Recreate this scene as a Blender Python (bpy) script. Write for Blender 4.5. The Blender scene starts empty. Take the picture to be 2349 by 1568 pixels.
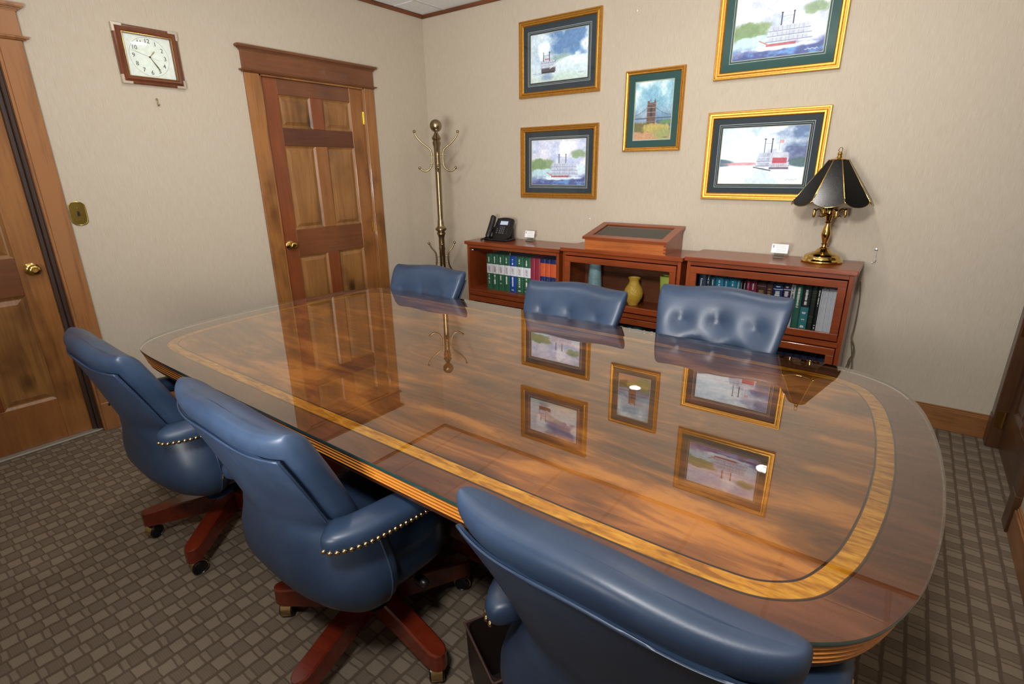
import bpy, bmesh, math, random
import numpy as np
from mathutils import Vector, Matrix, noise
random.seed(7); np.random.seed(7)
PI = math.pi
S = bpy.context.scene
COL = S.collection

# ------------------------------------------------------------------ camera, world, light, exposure
CAM = Vector((3.5948, -3.6181, 1.4357))
def cam_axes(yaw, pitch, roll):
    cy, sy, cp, sp = math.cos(yaw), math.sin(yaw), math.cos(pitch), math.sin(pitch)
    f = Vector((-sy*cp, cy*cp, sp)); r = Vector((cy, sy, 0)); u = r.cross(f)
    c, s = math.cos(roll), math.sin(roll)
    return c*r+s*u, -s*r+c*u, f
cr, cu, cf = cam_axes(0.6391, -0.3186, -0.0108)
cd = bpy.data.cameras.new('camera'); cam = bpy.data.objects.new('camera', cd); COL.objects.link(cam)
cd.sensor_width = 36; cd.sensor_fit = 'HORIZONTAL'; cd.lens = 36*1200.47/2349; cd.clip_start = .02
M = Matrix.Identity(4)
for i in range(3): M[i][0], M[i][1], M[i][2], M[i][3] = cr[i], cu[i], -cf[i], CAM[i]
cam.matrix_world = M
S.camera = cam
S.cycles.sample_clamp_indirect = 0
w = bpy.data.worlds.new('world'); S.world = w; w.use_nodes = True
w.node_tree.nodes['Background'].inputs[0].default_value = (.9, .95, 1, 1)
w.node_tree.nodes['Background'].inputs[1].default_value = .2
S.view_settings.view_transform = 'Standard'; S.view_settings.look = 'None'
S.view_settings.gamma = 1; S.view_settings.exposure = 0; S.view_settings.use_curve_mapping = False

def area(name, loc, target, size, power, col=(1, 1, 1), sy=None, spread=180):
    l = bpy.data.lights.new(name, 'AREA'); l.energy = power; l.color = col
    l.shape = 'RECTANGLE' if sy else 'SQUARE'; l.size = size
    if sy: l.size_y = sy
    l.spread = math.radians(spread)
    o = bpy.data.objects.new(name, l); COL.objects.link(o); o.location = loc
    o.rotation_euler = (Vector(target)-Vector(loc)).to_track_quat('-Z', 'Y').to_euler()
    return o
CAN1, CAN2 = (1.241, -2.135), (2.950, -1.074)
area('bounce_flash', (3.35, -3.9, 2.38), (2.5, -.3, 1.2), .36, 38, (1, .99, .98), .30, 140)
area('ceiling_bounce', (3.0, -4.2, 1.25), (1.7, -1.5, 2.67), .6, 47, (1, .99, .975), .5, 115)

# ------------------------------------------------------------------ helpers
def smooth(me, ang=35):
    for p in me.polygons: p.use_smooth = True
    bm = bmesh.new(); bm.from_mesh(me); a = math.radians(ang)
    for e in bm.edges:
        e.smooth = not (len(e.link_faces) == 2 and e.calc_face_angle(0) > a)
    bm.to_mesh(me); bm.free()
def link(name, me, mat=None, parent=None, sm=None):
    if isinstance(me, bmesh.types.BMesh):
        bm = me; me = bpy.data.meshes.new(name); (bmesh.ops.recalc_face_normals(bm, faces=bm.faces[:]) if len(bm.faces) > 1 else bm.normal_update()); bm.to_mesh(me); bm.free()
    if sm: smooth(me, sm)
    if mat:
        me.materials.clear()
        for m in (mat if isinstance(mat, (list, tuple)) else [mat]): me.materials.append(m)
    o = bpy.data.objects.new(name, me); COL.objects.link(o)
    if parent: o.parent = parent
    return o
def thing(name, label, cat, loc=(0, 0, 0), rz=0, group=None):
    o = bpy.data.objects.new(name, None); COL.objects.link(o); o.empty_display_size = .05
    o.location = loc; o.rotation_euler = (0, 0, rz); tag(o, label, cat, group); return o
def tag(o, label, cat, group=None):
    o['label'] = label; o['category'] = cat
    if group: o['group'] = group
    return o
def struct(o): o['kind'] = 'structure'; return o
def copy_tree(root, loc, rz, label, group=None):
    r = root.copy(); COL.objects.link(r); r.location = loc; r.rotation_euler = (0, 0, rz); r['label'] = label
    if group: r['group'] = group
    for ch in list(root.children):
        c = ch.copy(); COL.objects.link(c); c.parent = r
        for g in list(ch.children):
            d = g.copy(); COL.objects.link(d); d.parent = c
    return r

def B(): return bmesh.new()
def box(bm, x0, x1, y0, y1, z0, z1, bev=0, mat=0, seg=1):
    t = bmesh.new() if bev else bm
    vs = [t.verts.new(p) for p in ((x0,y0,z0),(x1,y0,z0),(x1,y1,z0),(x0,y1,z0),(x0,y0,z1),(x1,y0,z1),(x1,y1,z1),(x0,y1,z1))]
    fs = [t.faces.new([vs[i] for i in f]) for f in ((0,3,2,1),(4,5,6,7),(0,1,5,4),(1,2,6,5),(2,3,7,6),(3,0,4,7))]
    for f in fs: f.material_index = mat
    if bev:
        bmesh.ops.bevel(t, geom=t.edges[:]+t.verts[:], offset=bev, segments=seg, affect='EDGES', clamp_overlap=True)
        merge(bm, t)
    return bm
def merge(bm, t, mtx=None):
    if mtx is not None: t.transform(mtx)
    me = bpy.data.meshes.new('t'); t.to_mesh(me); bm.from_mesh(me); bpy.data.meshes.remove(me); t.free()
def loft(bm, rings, cap=True, closed=True, mat=0):
    R = [[bm.verts.new(p) for p in r] for r in rings]; n = len(R[0])
    for a, b in zip(R, R[1:]):
        for i in range(n if closed else n-1):
            j = (i+1) % n
            try: bm.faces.new((a[i], a[j], b[j], b[i])).material_index = mat
            except ValueError: pass
    if cap and closed:
        for r in (R[0], R[-1]):
            try: bm.faces.new(r).material_index = mat
            except ValueError: pass
    return bm
def lathe(bm, prof, c=(0, 0, 0), n=24, mat=0, axis='z', cap=True):
    rings = []
    for r, h in prof:
        ring = []
        for i in range(n):
            a = 2*PI*i/n; p = (max(r, 1e-4)*math.cos(a), max(r, 1e-4)*math.sin(a), h)
            if axis == 'x': p = (p[2], p[0], p[1])
            if axis == 'y': p = (p[0], p[2], p[1])
            ring.append((p[0]+c[0], p[1]+c[1], p[2]+c[2]))
        rings.append(ring)
    return loft(bm, rings, mat=mat, cap=cap)
def tube(bm, pts, r, n=8, mat=0, closed=False, smoothn=0):
    P = [Vector(p) for p in pts]
    if smoothn: P = catmull(P, smoothn, closed)
    rr = r if callable(r) else (lambda t: r)
    rings = []; N = len(P); up = Vector((0, 0, 1))
    prev = None
    for i, p in enumerate(P):
        a = P[(i-1) % N] if (closed or i > 0) else p; b = P[(i+1) % N] if (closed or i < N-1) else p
        t = (b-a).normalized()
        if prev is None:
            s = t.cross(up if abs(t.z) < .9 else Vector((1, 0, 0))).normalized()
        else:
            s = (prev-t*prev.dot(t)).normalized()
        prev = s; q = t.cross(s)
        k = rr(i/max(1, N-1))
        rings.append([p+(s*math.cos(2*PI*j/n)+q*math.sin(2*PI*j/n))*k for j in range(n)])
    if closed: rings.append(rings[0]); 
    return loft(bm, rings, cap=not closed, mat=mat)
def catmull(P, k=6, closed=False):
    P = [Vector(p) for p in P]; out = []; n = len(P)
    for i in range(n if closed else n-1):
        g = (lambda j: P[j % n]) if closed else (lambda j: P[max(0, min(n-1, j))])
        a, b, c, d = g(i-1), g(i), g(i+1), g(i+2)
        for s in range(k):
            t = s/k
            out.append(.5*((2*b)+(c-a)*t+(2*a-5*b+4*c-d)*t*t+(3*b-a-3*c+d)*t**3))
    if not closed: out.append(P[-1])
    return out
def ball(bm, c, r, seg=16, mat=0, sc=(1, 1, 1)):
    t = bmesh.new(); bmesh.ops.create_uvsphere(t, u_segments=seg, v_segments=max(6, seg//2), radius=r)
    for f in t.faces: f.material_index = mat
    merge(bm, t, Matrix.Translation(c) @ Matrix.Diagonal((sc[0], sc[1], sc[2], 1)))
    return bm
def interp(z, tab):
    """monotone cubic through the table"""
    if z <= tab[0][0]: return tab[0][1]
    if z >= tab[-1][0]: return tab[-1][1]
    n = len(tab); k = next(i for i in range(n-1) if z <= tab[i+1][0])
    sl = lambda i: (tab[i+1][1]-tab[i][1])/(tab[i+1][0]-tab[i][0])
    def tan(i):
        if i == 0: return sl(0)
        if i == n-1: return sl(n-2)
        a, b = sl(i-1), sl(i); return 0 if a*b <= 0 else 2*a*b/(a+b)
    h = tab[k+1][0]-tab[k][0]; t = (z-tab[k][0])/h; m0, m1 = tan(k)*h, tan(k+1)*h
    return (2*t**3-3*t*t+1)*tab[k][1]+(t**3-2*t*t+t)*m0+(-2*t**3+3*t*t)*tab[k+1][1]+(t**3-t*t)*m1
def text_bm(s, size, mtx, ext=.0006, bm=None, sx=1.0, shear=0):
    cu_ = bpy.data.curves.new('t', 'FONT'); cu_.body = s; cu_.size = size; cu_.extrude = ext; cu_.shear = shear
    cu_.align_x = 'CENTER'; cu_.align_y = 'CENTER'; cu_.resolution_u = 3
    o = bpy.data.objects.new('t', cu_); COL.objects.link(o)
    dg = bpy.context.evaluated_depsgraph_get(); me = bpy.data.meshes.new_from_object(o.evaluated_get(dg))
    t = bmesh.new(); t.from_mesh(me); bpy.data.meshes.remove(me); bpy.data.objects.remove(o); bpy.data.curves.remove(cu_)
    t.transform(Matrix.Diagonal((sx, 1, 1, 1)))
    bm = bm or bmesh.new(); merge(bm, t, mtx); return bm
def lin(c): return tuple((x/255/12.92 if x/255 <= .04045 else ((x/255+.055)/1.055)**2.4) for x in c)

# ------------------------------------------------------------------ materials
class NT:
    def __init__(s, name):
        s.m = bpy.data.materials.new(name); s.m.use_nodes = True; s.t = s.m.node_tree
        s.b = s.t.nodes['Principled BSDF']; s.out = s.t.nodes['Material Output']
    def n(s, typ, **k):
        x = s.t.nodes.new(typ)
        for a, v in k.items(): setattr(x, a, v)
        return x
    def l(s, a, b): s.t.links.new(a, b)
    def val(s, node, i, v):
        if hasattr(v, 'is_output'): s.l(v, node.inputs[i])
        else: node.inputs[i].default_value = v
    def math(s, op, a, b=0.0, c=None):
        x = s.n('ShaderNodeMath', operation=op); s.val(x, 0, a); s.val(x, 1, b)
        if c is not None: s.val(x, 2, c)
        return x.outputs[0]
    def mix(s, f, a, b):
        x = s.n('ShaderNodeMix', data_type='RGBA'); s.val(x, 0, f)
        for i, v in ((6, a), (7, b)):
            if hasattr(v, 'is_output'): s.l(v, x.inputs[i])
            else: x.inputs[i].default_value = (*v, 1)
        return x.outputs[2]
    def ramp(s, f, stops, interp_='LINEAR'):
        x = s.n('ShaderNodeValToRGB'); s.val(x, 0, f); e = x.color_ramp; e.interpolation = interp_
        while len(e.elements) < len(stops): e.elements.new(.5)
        for el, (p, c) in zip(e.elements, stops):
            el.position = p; el.color = (*c, 1) if not isinstance(c, (int, float)) else (c, c, c, 1)
        return x.outputs[0]
    def coords(s, scale=(1, 1, 1), rot=(0, 0, 0), rnd=0, src='Object'):
        tc = s.n('ShaderNodeTexCoord').outputs[src]
        if src == 'Object' and rnd:
            oi = s.n('ShaderNodeObjectInfo'); v = s.n('ShaderNodeVectorMath', operation='MULTIPLY_ADD')
            cmb = s.n('ShaderNodeCombineXYZ')
            for i in range(3): s.l(oi.outputs['Random'], cmb.inputs[i])
            s.l(cmb.outputs[0], v.inputs[0]); v.inputs[1].default_value = (rnd, rnd*1.7, rnd*.6); s.l(tc, v.inputs[2]); tc = v.outputs[0]
        mp = s.n('ShaderNodeMapping'); s.l(tc, mp.inputs[0]); mp.inputs['Scale'].default_value = scale; mp.inputs['Rotation'].default_value = rot
        return mp.outputs[0]
    def noise(s, vec, scale=5, detail=3, rough=.5, dist=0):
        x = s.n('ShaderNodeTexNoise'); s.l(vec, x.inputs['Vector'])
        x.inputs['Scale'].default_value = scale; x.inputs['Detail'].default_value = detail
        x.inputs['Roughness'].default_value = rough; x.inputs['Distortion'].default_value = dist
        return x.outputs['Fac']
    def bump(s, h, strength=.2, dist=.002):
        x = s.n('ShaderNodeBump'); x.inputs['Strength'].default_value = strength; x.inputs['Distance'].default_value = dist
        s.l(h, x.inputs['Height']); s.l(x.outputs[0], s.b.inputs['Normal'])
    def set(s, col=None, rough=.5, metal=0, spec=.5, coat=0, coatr=.05):
        if col is not None: s.val(s.b, s.b.inputs.find('Base Color'), col if hasattr(col, 'is_output') else (*col, 1))
        s.val(s.b, s.b.inputs.find('Roughness'), rough); s.b.inputs['Metallic'].default_value = metal
        s.b.inputs['Specular IOR Level'].default_value = spec
        s.b.inputs['Coat Weight'].default_value = coat; s.b.inputs['Coat Roughness'].default_value = coatr
        return s.m
CACHE = {}
def plain(name, rgb, rough=.5, metal=0, spec=.5, coat=0, grain=.06, gs=60):
    if name in CACHE: return CACHE[name]
    t = NT(name); c = lin(rgb); v = t.coords()
    col = t.ramp(t.noise(v, gs, 2), [(.3, tuple(x*(1-grain) for x in c)), (.7, tuple(min(1, x*(1+grain)) for x in c))])
    CACHE[name] = t.set(col, rough, metal, spec, coat); return CACHE[name]
def wood(name, dark, light, axis='z', rough=.35, coat=.25, knots=0, scale=1, fig=.5, rnd=9):
    if name in CACHE: return CACHE[name]
    t = NT(name); a = 'xyz'.index(axis)
    sc = [9*scale]*3; sc[a] = .8*scale; v = t.coords(tuple(sc), rnd=rnd)
    g1 = t.noise(v, 2.2, 4, .55, 1.2)
    sc2 = [60*scale]*3; sc2[a] = 2.5*scale; v2 = t.coords(tuple(sc2), rnd=rnd)
    g2 = t.noise(v2, 2.0, 3, .6)
    v3 = t.coords((2.2, 2.2, 2.2), rnd=rnd); g3 = t.noise(v3, 1.6, 3, .5)
    f = t.math('ADD', t.math('MULTIPLY', g1, fig), t.math('ADD', t.math('MULTIPLY', g2, .35), t.math('MULTIPLY', g3, .65-fig*.5)))
    mn = (lin(dark)); mx = lin(light)
    mid = tuple((p+q)/2 for p, q in zip(mn, mx))
    col = t.ramp(f, [(.36, mn), (.52, mid), (.72, mx)])
    if knots:
        vk = t.coords([3.0 if i != a else 1.9 for i in range(3)], rnd=rnd)
        vo = t.n('ShaderNodeTexVoronoi'); t.l(vk, vo.inputs['Vector']); vo.inputs['Scale'].default_value = 1.3
        d = t.math('ADD', vo.outputs['Distance'], t.math('MULTIPLY', g1, .12))
        k = t.ramp(d, [(.10, knots), (.24, 0)])
        col = t.mix(k, col, tuple(x*.25 for x in mn))
        sm = t.ramp(g3, [(.3, .45), (.46, 0)]); col = t.mix(sm, col, tuple(x*.75 for x in mn))
    t.set(col, rough, 0, .5, coat, .08); t.bump(g2, .08, .001)
    CACHE[name] = t.m; return t.m
def glass_sheet(name, tint=(.97, .99, .98), rough=0.0, ior=1.5, boost=1.0):
    if name in CACHE: return CACHE[name]
    t = NT(name); tr = t.n('ShaderNodeBsdfTransparent'); tr.inputs[0].default_value = (*tint, 1)
    gl = t.n('ShaderNodeBsdfGlossy'); gl.inputs['Roughness'].default_value = rough; gl.inputs[0].default_value = (1, 1, 1, 1)
    fr = t.n('ShaderNodeFresnel'); fr.inputs[0].default_value = ior
    mx = t.n('ShaderNodeMixShader'); t.l(t.math('MINIMUM', t.math('MULTIPLY', fr.outputs[0], boost), 1.0), mx.inputs[0])
    t.l(tr.outputs[0], mx.inputs[1]); t.l(gl.outputs[0], mx.inputs[2]); t.l(mx.outputs[0], t.out.inputs[0])
    CACHE[name] = t.m; return t.m

def mat_wallpaper():
    t = NT('wallpaper'); v = t.coords((1, 1, .035)); n1 = t.noise(v, 420, 3, .7)
    v2 = t.coords((1, 1, .3)); n2 = t.noise(v2, 45, 3, .6); n3 = t.noise(t.coords(), .9, 2)
    f = t.math('ADD', t.math('MULTIPLY', n1, .76), t.math('ADD', t.math('MULTIPLY', n2, .14), t.math('MULTIPLY', n3, .10)))
    col = t.ramp(f, [(.34, lin((178, 165, 145))), (.5, lin((188, 176, 157))), (.66, lin((197, 186, 169)))])
    t.set(col, .6, 0, .25); t.bump(n1, .05, .0004); return t.m
def mat_carpet():
    t = NT('carpet'); tc = t.n('ShaderNodeTexCoord').outputs['Object']
    wob = t.n('ShaderNodeTexNoise'); t.l(tc, wob.inputs['Vector']); wob.inputs['Scale'].default_value = 22
    sub = t.n('ShaderNodeVectorMath', operation='MULTIPLY_ADD'); t.l(wob.outputs['Color'], sub.inputs[0]); sub.inputs[1].default_value = (.010, .010, 0); t.l(tc, sub.inputs[2])
    sp = t.n('ShaderNodeSeparateXYZ'); t.l(sub.outputs[0], sp.inputs[0])
    X = t.math('ADD', t.math('DIVIDE', sp.outputs[0], .0575), 100.38); Y0 = t.math('ADD', t.math('DIVIDE', sp.outputs[1], .106), 200.6)
    i = t.math('FLOOR', X); u = t.math('FRACT', X)
    Y = t.math('ADD', Y0, t.math('MULTIPLY', t.math('MODULO', i, 2.0), .52)); vv = t.math('FRACT', Y)
    blocks = t.ramp(vv, [(0, .02), (.04, .8), (.40, .15), (.46, .68), (.60, .12), (.65, .36)], 'CONSTANT')
    dn = t.noise(tc, 380, 2, .7); big = t.noise(tc, 3.5, 2)
    rib = t.n('ShaderNodeTexWave', wave_type='BANDS', bands_direction='Y'); t.l(tc, rib.inputs['Vector']); rib.inputs['Scale'].default_value = 48; rib.inputs['Distortion'].default_value = 1.5
    line = t.ramp(u, [(0, 0), (.10, .0), (.15, 1), (.90, 1), (.97, 0)])
    h = t.math('MULTIPLY', blocks, line)
    h2 = t.math('ADD', h, t.math('ADD', t.math('MULTIPLY', t.math('SUBTRACT', dn, .5), .75), t.math('MULTIPLY', t.math('SUBTRACT', rib.outputs['Fac'], .5), .12)))
    h3 = t.math('ADD', h2, t.math('MULTIPLY', t.math('SUBTRACT', big, .5), .25))
    col = t.ramp(h3, [(0, lin((90, 77, 64))), (.4, lin((112, 98, 83))), (.95, lin((133, 119, 102)))])
    t.set(col, .95, 0, .1); t.bump(h2, .5, .003); return t.m
def mat_tile():
    t = NT('ceiling_tile'); v = t.coords(); n = t.noise(v, 160, 3, .7); n2 = t.noise(v, 420, 2)
    col = t.ramp(n, [(.30, lin((176, 176, 178))), (.42, lin((238, 239, 241))), (.7, lin((248, 249, 251)))])
    t.set(col, .9, 0, .2); t.bump(n, .8, .004); return t.m
def mat_veneer(name='veneer', kind='field'):
    t = NT(name); tc = t.n('ShaderNodeTexCoord').outputs['Object']
    sp = t.n('ShaderNodeSeparateXYZ'); t.l(tc, sp.inputs[0])
    ax = t.math('ABSOLUTE', t.math('SUBTRACT', sp.outputs[0], 0.29)); ay = t.math('ABSOLUTE', sp.outputs[1])
    cb = t.n('ShaderNodeCombineXYZ'); t.l(ax, cb.inputs[0]); t.l(ay, cb.inputs[1])
    def mp(rot, sc):
        m_ = t.n('ShaderNodeMapping'); t.l(cb.outputs[0], m_.inputs[0]); m_.inputs['Rotation'].default_value = (0, 0, rot); m_.inputs['Scale'].default_value = sc; return m_.outputs[0]
    if kind == 'field':
        n1 = t.noise(mp(.62, (1.5, 6.5, 1)), 1.0, 6, .58, 1.9)
        n2 = t.noise(mp(.5, (6, 40, 1)), 2.0, 3, .6, .6)
        n3 = t.noise(mp(0, (1, 1, 1)), 3.2, 3, .5, .8)
        f = t.math('ADD', t.math('MULTIPLY', n1, .72), t.math('ADD', t.math('MULTIPLY', n2, .12), t.math('MULTIPLY', n3, .22)))
        col = t.ramp(f, [(.38, lin((84, 50, 28))), (.46, lin((120, 73, 38))), (.535, lin((156, 94, 42))), (.62, lin((202, 132, 58)))])
    elif kind == 'border':
        n1 = t.noise(mp(1.3, (2, 9, 1)), 1.4, 5, .55, .8); n2 = t.noise(mp(1.2, (6, 60, 1)), 2, 3)
        f = t.math('ADD', t.math('MULTIPLY', n1, .8), t.math('MULTIPLY', n2, .2))
        col = t.ramp(f, [(.36, lin((72, 38, 24))), (.5, lin((106, 60, 38))), (.64, lin((134, 80, 48)))])
    else:
        n1 = t.noise(mp(.9, (10, 55, 1)), 1.3, 3, .5, .8); n2 = t.noise(mp(0, (1, 1, 1)), 90, 2)
        f = t.math('ADD', t.math('MULTIPLY', n1, .85), t.math('MULTIPLY', n2, .15))
        col = t.ramp(f, [(.36, lin((160, 96, 14))), (.5, lin((206, 138, 26))), (.64, lin((232, 170, 50)))])
    t.set(col, .3, 0, .4, .1); return t.m
def mat_leather():
    t = NT('blue_leather'); v = t.coords(rnd=3); n1 = t.noise(v, 330, 3, .6); n2 = t.noise(v, 7, 3, .5); n3 = t.noise(v, 40, 3, .6)
    f = t.math('ADD', t.math('MULTIPLY', n2, .8), t.math('MULTIPLY', n3, .2))
    col = t.ramp(f, [(.32, lin((36, 51, 72))), (.5, lin((41, 57, 80))), (.7, lin((49, 65, 87)))])
    r = t.ramp(n2, [(.3, .36), (.7, .46)])
    t.set(col, r, 0, .5); h = t.math('ADD', t.math('MULTIPLY', n1, .5), t.math('MULTIPLY', n3, .9)); t.bump(h, .16, .0012); return t.m
def mat_vcol():
    t = NT('print_paint'); a = t.n('ShaderNodeVertexColor'); a.layer_name = 'Col'
    n = t.noise(t.coords(), 500, 2); t.set(t.mix(t.math('MULTIPLY', n, .04), a.outputs[0], (1, 1, 1)), .8, 0, .1); return t.m
def emis(name, col, st):
    t = NT(name); e = t.n('ShaderNodeEmission'); e.inputs[0].default_value = (*col, 1); e.inputs[1].default_value = st; t.l(e.outputs[0], t.out.inputs[0]); return t.m

WALL = mat_wallpaper(); CARPET = mat_carpet(); TILE = mat_tile(); LEATHER = mat_leather(); VCOL = mat_vcol()
VF, VBD, VIN = mat_veneer('veneer_field', 'field'), mat_veneer('veneer_border', 'border'), mat_veneer('satin_inlay', 'inlay')
DW = {  # door woods (dark, light) with grain axis
 'pine_v': wood('pine_v', (96, 56, 26), (156, 104, 54), 'z', knots=.8), 'pine_h': wood('pine_h', (84, 46, 24), (128, 78, 42), 'y', knots=.6),
 'red_v': wood('red_v', (98, 46, 24), (136, 74, 38), 'z', fig=.3), 'brown_h': wood('brown_h', (84, 46, 26), (122, 74, 42), 'y', fig=.3),
 'umber_h': wood('umber_h', (58, 28, 16), (96, 52, 30), 'y'), 'panel': wood('pine_panel', (92, 58, 30), (150, 104, 56), 'z', knots=.9),
 'honey': wood('honey_v', (104, 62, 30), (148, 96, 50), 'z', knots=.4)}
OAK = wood('oak_v', (84, 50, 28), (154, 104, 62), 'z', fig=.8, scale=.8)
CHERRY_H = wood('cherry_h', (92, 38, 16), (142, 66, 30), 'x', rough=.3, coat=.3, fig=.35)
CHERRY_V = wood('cherry_v', (92, 38, 16), (148, 68, 30), 'z', rough=.3, coat=.3, fig=.35)
CHERRY_IN = wood('cherry_inner', (88, 46, 24), (128, 74, 42), 'x', rough=.5, coat=0, fig=.4)
MAHOG = wood('mahogany', (66, 18, 8), (112, 38, 18), 'x', rough=.25, coat=.4, fig=.3)
MAHOG_P = wood('mahogany_dark', (46, 14, 6), (86, 28, 12), 'z', rough=.25, coat=.4, fig=.3)
REED = wood('reed_wood', (150, 86, 26), (206, 132, 50), 'x', rough=.3, coat=.3, fig=.4, scale=2)
DARKW = wood('dark_apron', (40, 20, 10), (74, 38, 18), 'x', rough=.3, coat=.3)
WALNUT = wood('walnut', (72, 36, 20), (116, 62, 34), 'z', rough=.3, coat=.35, fig=.4)
STOPW = wood('dark_jamb', (34, 22, 16), (66, 46, 36), 'z', rough=.5)  # dark brown wood of the door stops
BRASS = plain('polished_brass', (206, 172, 96), .14, 1, gs=20); ABRASS = plain('antique_brass', (152, 136, 104), .3, 1)
GOLD = plain('gold_leaf', (214, 160, 76), .36, 1, grain=.12, gs=90); CASTB = plain('caster_brass', (200, 176, 130), .2, 1)
BLACK = plain('black_plastic', (20, 20, 22), .35); WHITE = plain('white_card', (240, 240, 240), .6); STEEL = plain('steel', (190, 190, 195), .25, 1)
RUBBER = plain('black_wheel', (14, 14, 18), .3)
LINEM = plain('fillet_line', (205, 210, 205), .5); CREAM = plain('bevel_cream', (206, 200, 176), .6)
SLATE = plain('slate_mat', (44, 54, 62), .75); GREEN = plain('green_mat', (44, 80, 76), .75)
GLASS = glass_sheet('picture_glass', ior=1.45); DOORGLASS = glass_sheet('bookcase_glass', (.98, .985, .98), ior=1.45)
TABLEGLASS = glass_sheet('table_glass', (.95, .985, .97), 0.004, 1.5, 2.05)
EDGEG = plain('glass_edge', (34, 62, 58), .08, 0, .8, 1)
ACRYL = glass_sheet('acrylic', (.85, .9, .9), .02, 1.5, 2.0)

# ------------------------------------------------------------------ room shell
W, ZC, YF = 4.165, 2.672, -4.75
def wallbox(bm, segs):
    for s in segs: box(bm, *s)
struct(link('floor', box(B(), -.12, W+.12, YF-.12, .12, -.08, 0), CARPET))
struct(link('wall_back', box(B(), -.12, W+.12, 0, .12, 0, ZC+.1), WALL))
bm = B(); D1a, D1b, D2a, D2b, DT = -1.545, -.70, -3.66, -2.815, 2.045
wallbox(bm, [(-.12, 0, D1b, 0, 0, ZC), (-.12, 0, D2b, D1a, 0, ZC), (-.12, 0, YF, D2a, 0, ZC), (-.12, 0, D1a, D1b, DT, ZC), (-.12, 0, D2a, D2b, DT, ZC)])
struct(link('wall_left', bm, WALL))
bm = B(); D3a, D3b = -.885, -.105
wallbox(bm, [(W, W+.12, D3b, 0, 0, ZC), (W, W+.12, YF, D3a, 0, ZC), (W, W+.12, D3a, D3b, DT, ZC)])
struct(link('wall_right', bm, WALL))
struct(link('wall_front', box(B(), -.12, W+.12, YF-.12, YF, 0, ZC), WALL))
# ceiling: base slab, tees and tiles
ceil = struct(link('ceiling', box(B(), -.12, W+.12, YF-.12, .12, ZC+.03, ZC+.1), plain('ceiling_void', (190, 190, 190), .9)))
gx = [0]+[.262+.61*k for k in range(0, 7)]+[W]; gy = [0, -.335-.61*1+.0]+[-.945-1.22*k for k in range(1, 4)]
gy = [0, -.945, -2.165, -3.385, -4.605, YF]
TEE = plain('tee_bar', (214, 212, 208), .5)
cans = [(CAN1), (CAN2), (1.25, -3.75)]
for x in gx[1:-1]: link('ceiling_tee', box(B(), x-.012, x+.012, YF, 0, ZC-.003, ZC+.004), TEE, ceil)
for y in gy[1:-1]: link('ceiling_tee', box(B(), 0, W, y-.012, y+.012, ZC-.0025, ZC+.004), TEE, ceil)
for xa, xb in zip(gx, gx[1:]):
    for yb, ya in zip(gy, gy[1:]):
        bm = B(); ym = yb-.335 if yb == 0 else (ya+yb)/2
        if xa == gx[-2]: xb = W
        box(bm, xa+.012, xb-.012, max(ya+.012, YF), ym-.005, ZC+.0, ZC+.016, .003)
        box(bm, xa+.012, xb-.012, ym+.005, yb-.012, ZC+.0, ZC+.016, .003)
        box(bm, xa+.012, xb-.012, ym-.006, ym+.006, ZC+.006, ZC+.015)
        link('ceiling_tile', bm, TILE, ceil)
TRIMW = wood('crown_wood', (70, 34, 16), (118, 66, 34), 'x', rough=.5, coat=0)
for i, s in enumerate([(0, .016, YF, 0), (0, W, -.016, 0), (W-.016, W, YF, 0), (0, W, YF, YF+.016)]):
    struct(link('trim_%d' % (i+1), box(B(), *s, ZC-.028, ZC-.002, .003), TRIMW))
BASEW = wood('base_wood', (88, 52, 26), (150, 100, 54), 'x', rough=.4, knots=.6); BASEWY = wood('base_wood_y', (88, 52, 26), (150, 100, 54), 'y', rough=.4, knots=.6)
def baseboard(name, s, axis):
    bm = B(); x0, x1, y0, y1 = s; box(bm, x0, x1, y0, y1, 0, .118, .002)
    k = .006
    if axis == 'x': box(bm, x0, x1, y0+k, y1, .116, .128, .003); box(bm, x0, x1, y0+.009, y1, .127, .138, .003)
    elif name.endswith('left'): box(bm, x0, x1-k, y0, y1, .116, .128, .003); box(bm, x0, x1-.009, y0, y1, .127, .138, .003)
    else: box(bm, x0+k, x1, y0, y1, .116, .128, .003); box(bm, x0+.009, x1, y0, y1, .127, .138, .003)
    struct(link(name, bm, BASEW if axis == 'x' else BASEWY))
baseboard('baseboard_back', (0, W, -.016, 0), 'x')
baseboard('baseboard_left', (0, .016, -2.72, -1.645), 'y')
baseboard('baseboard_right', (W-.016, W, YF, -.99), 'y')

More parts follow.
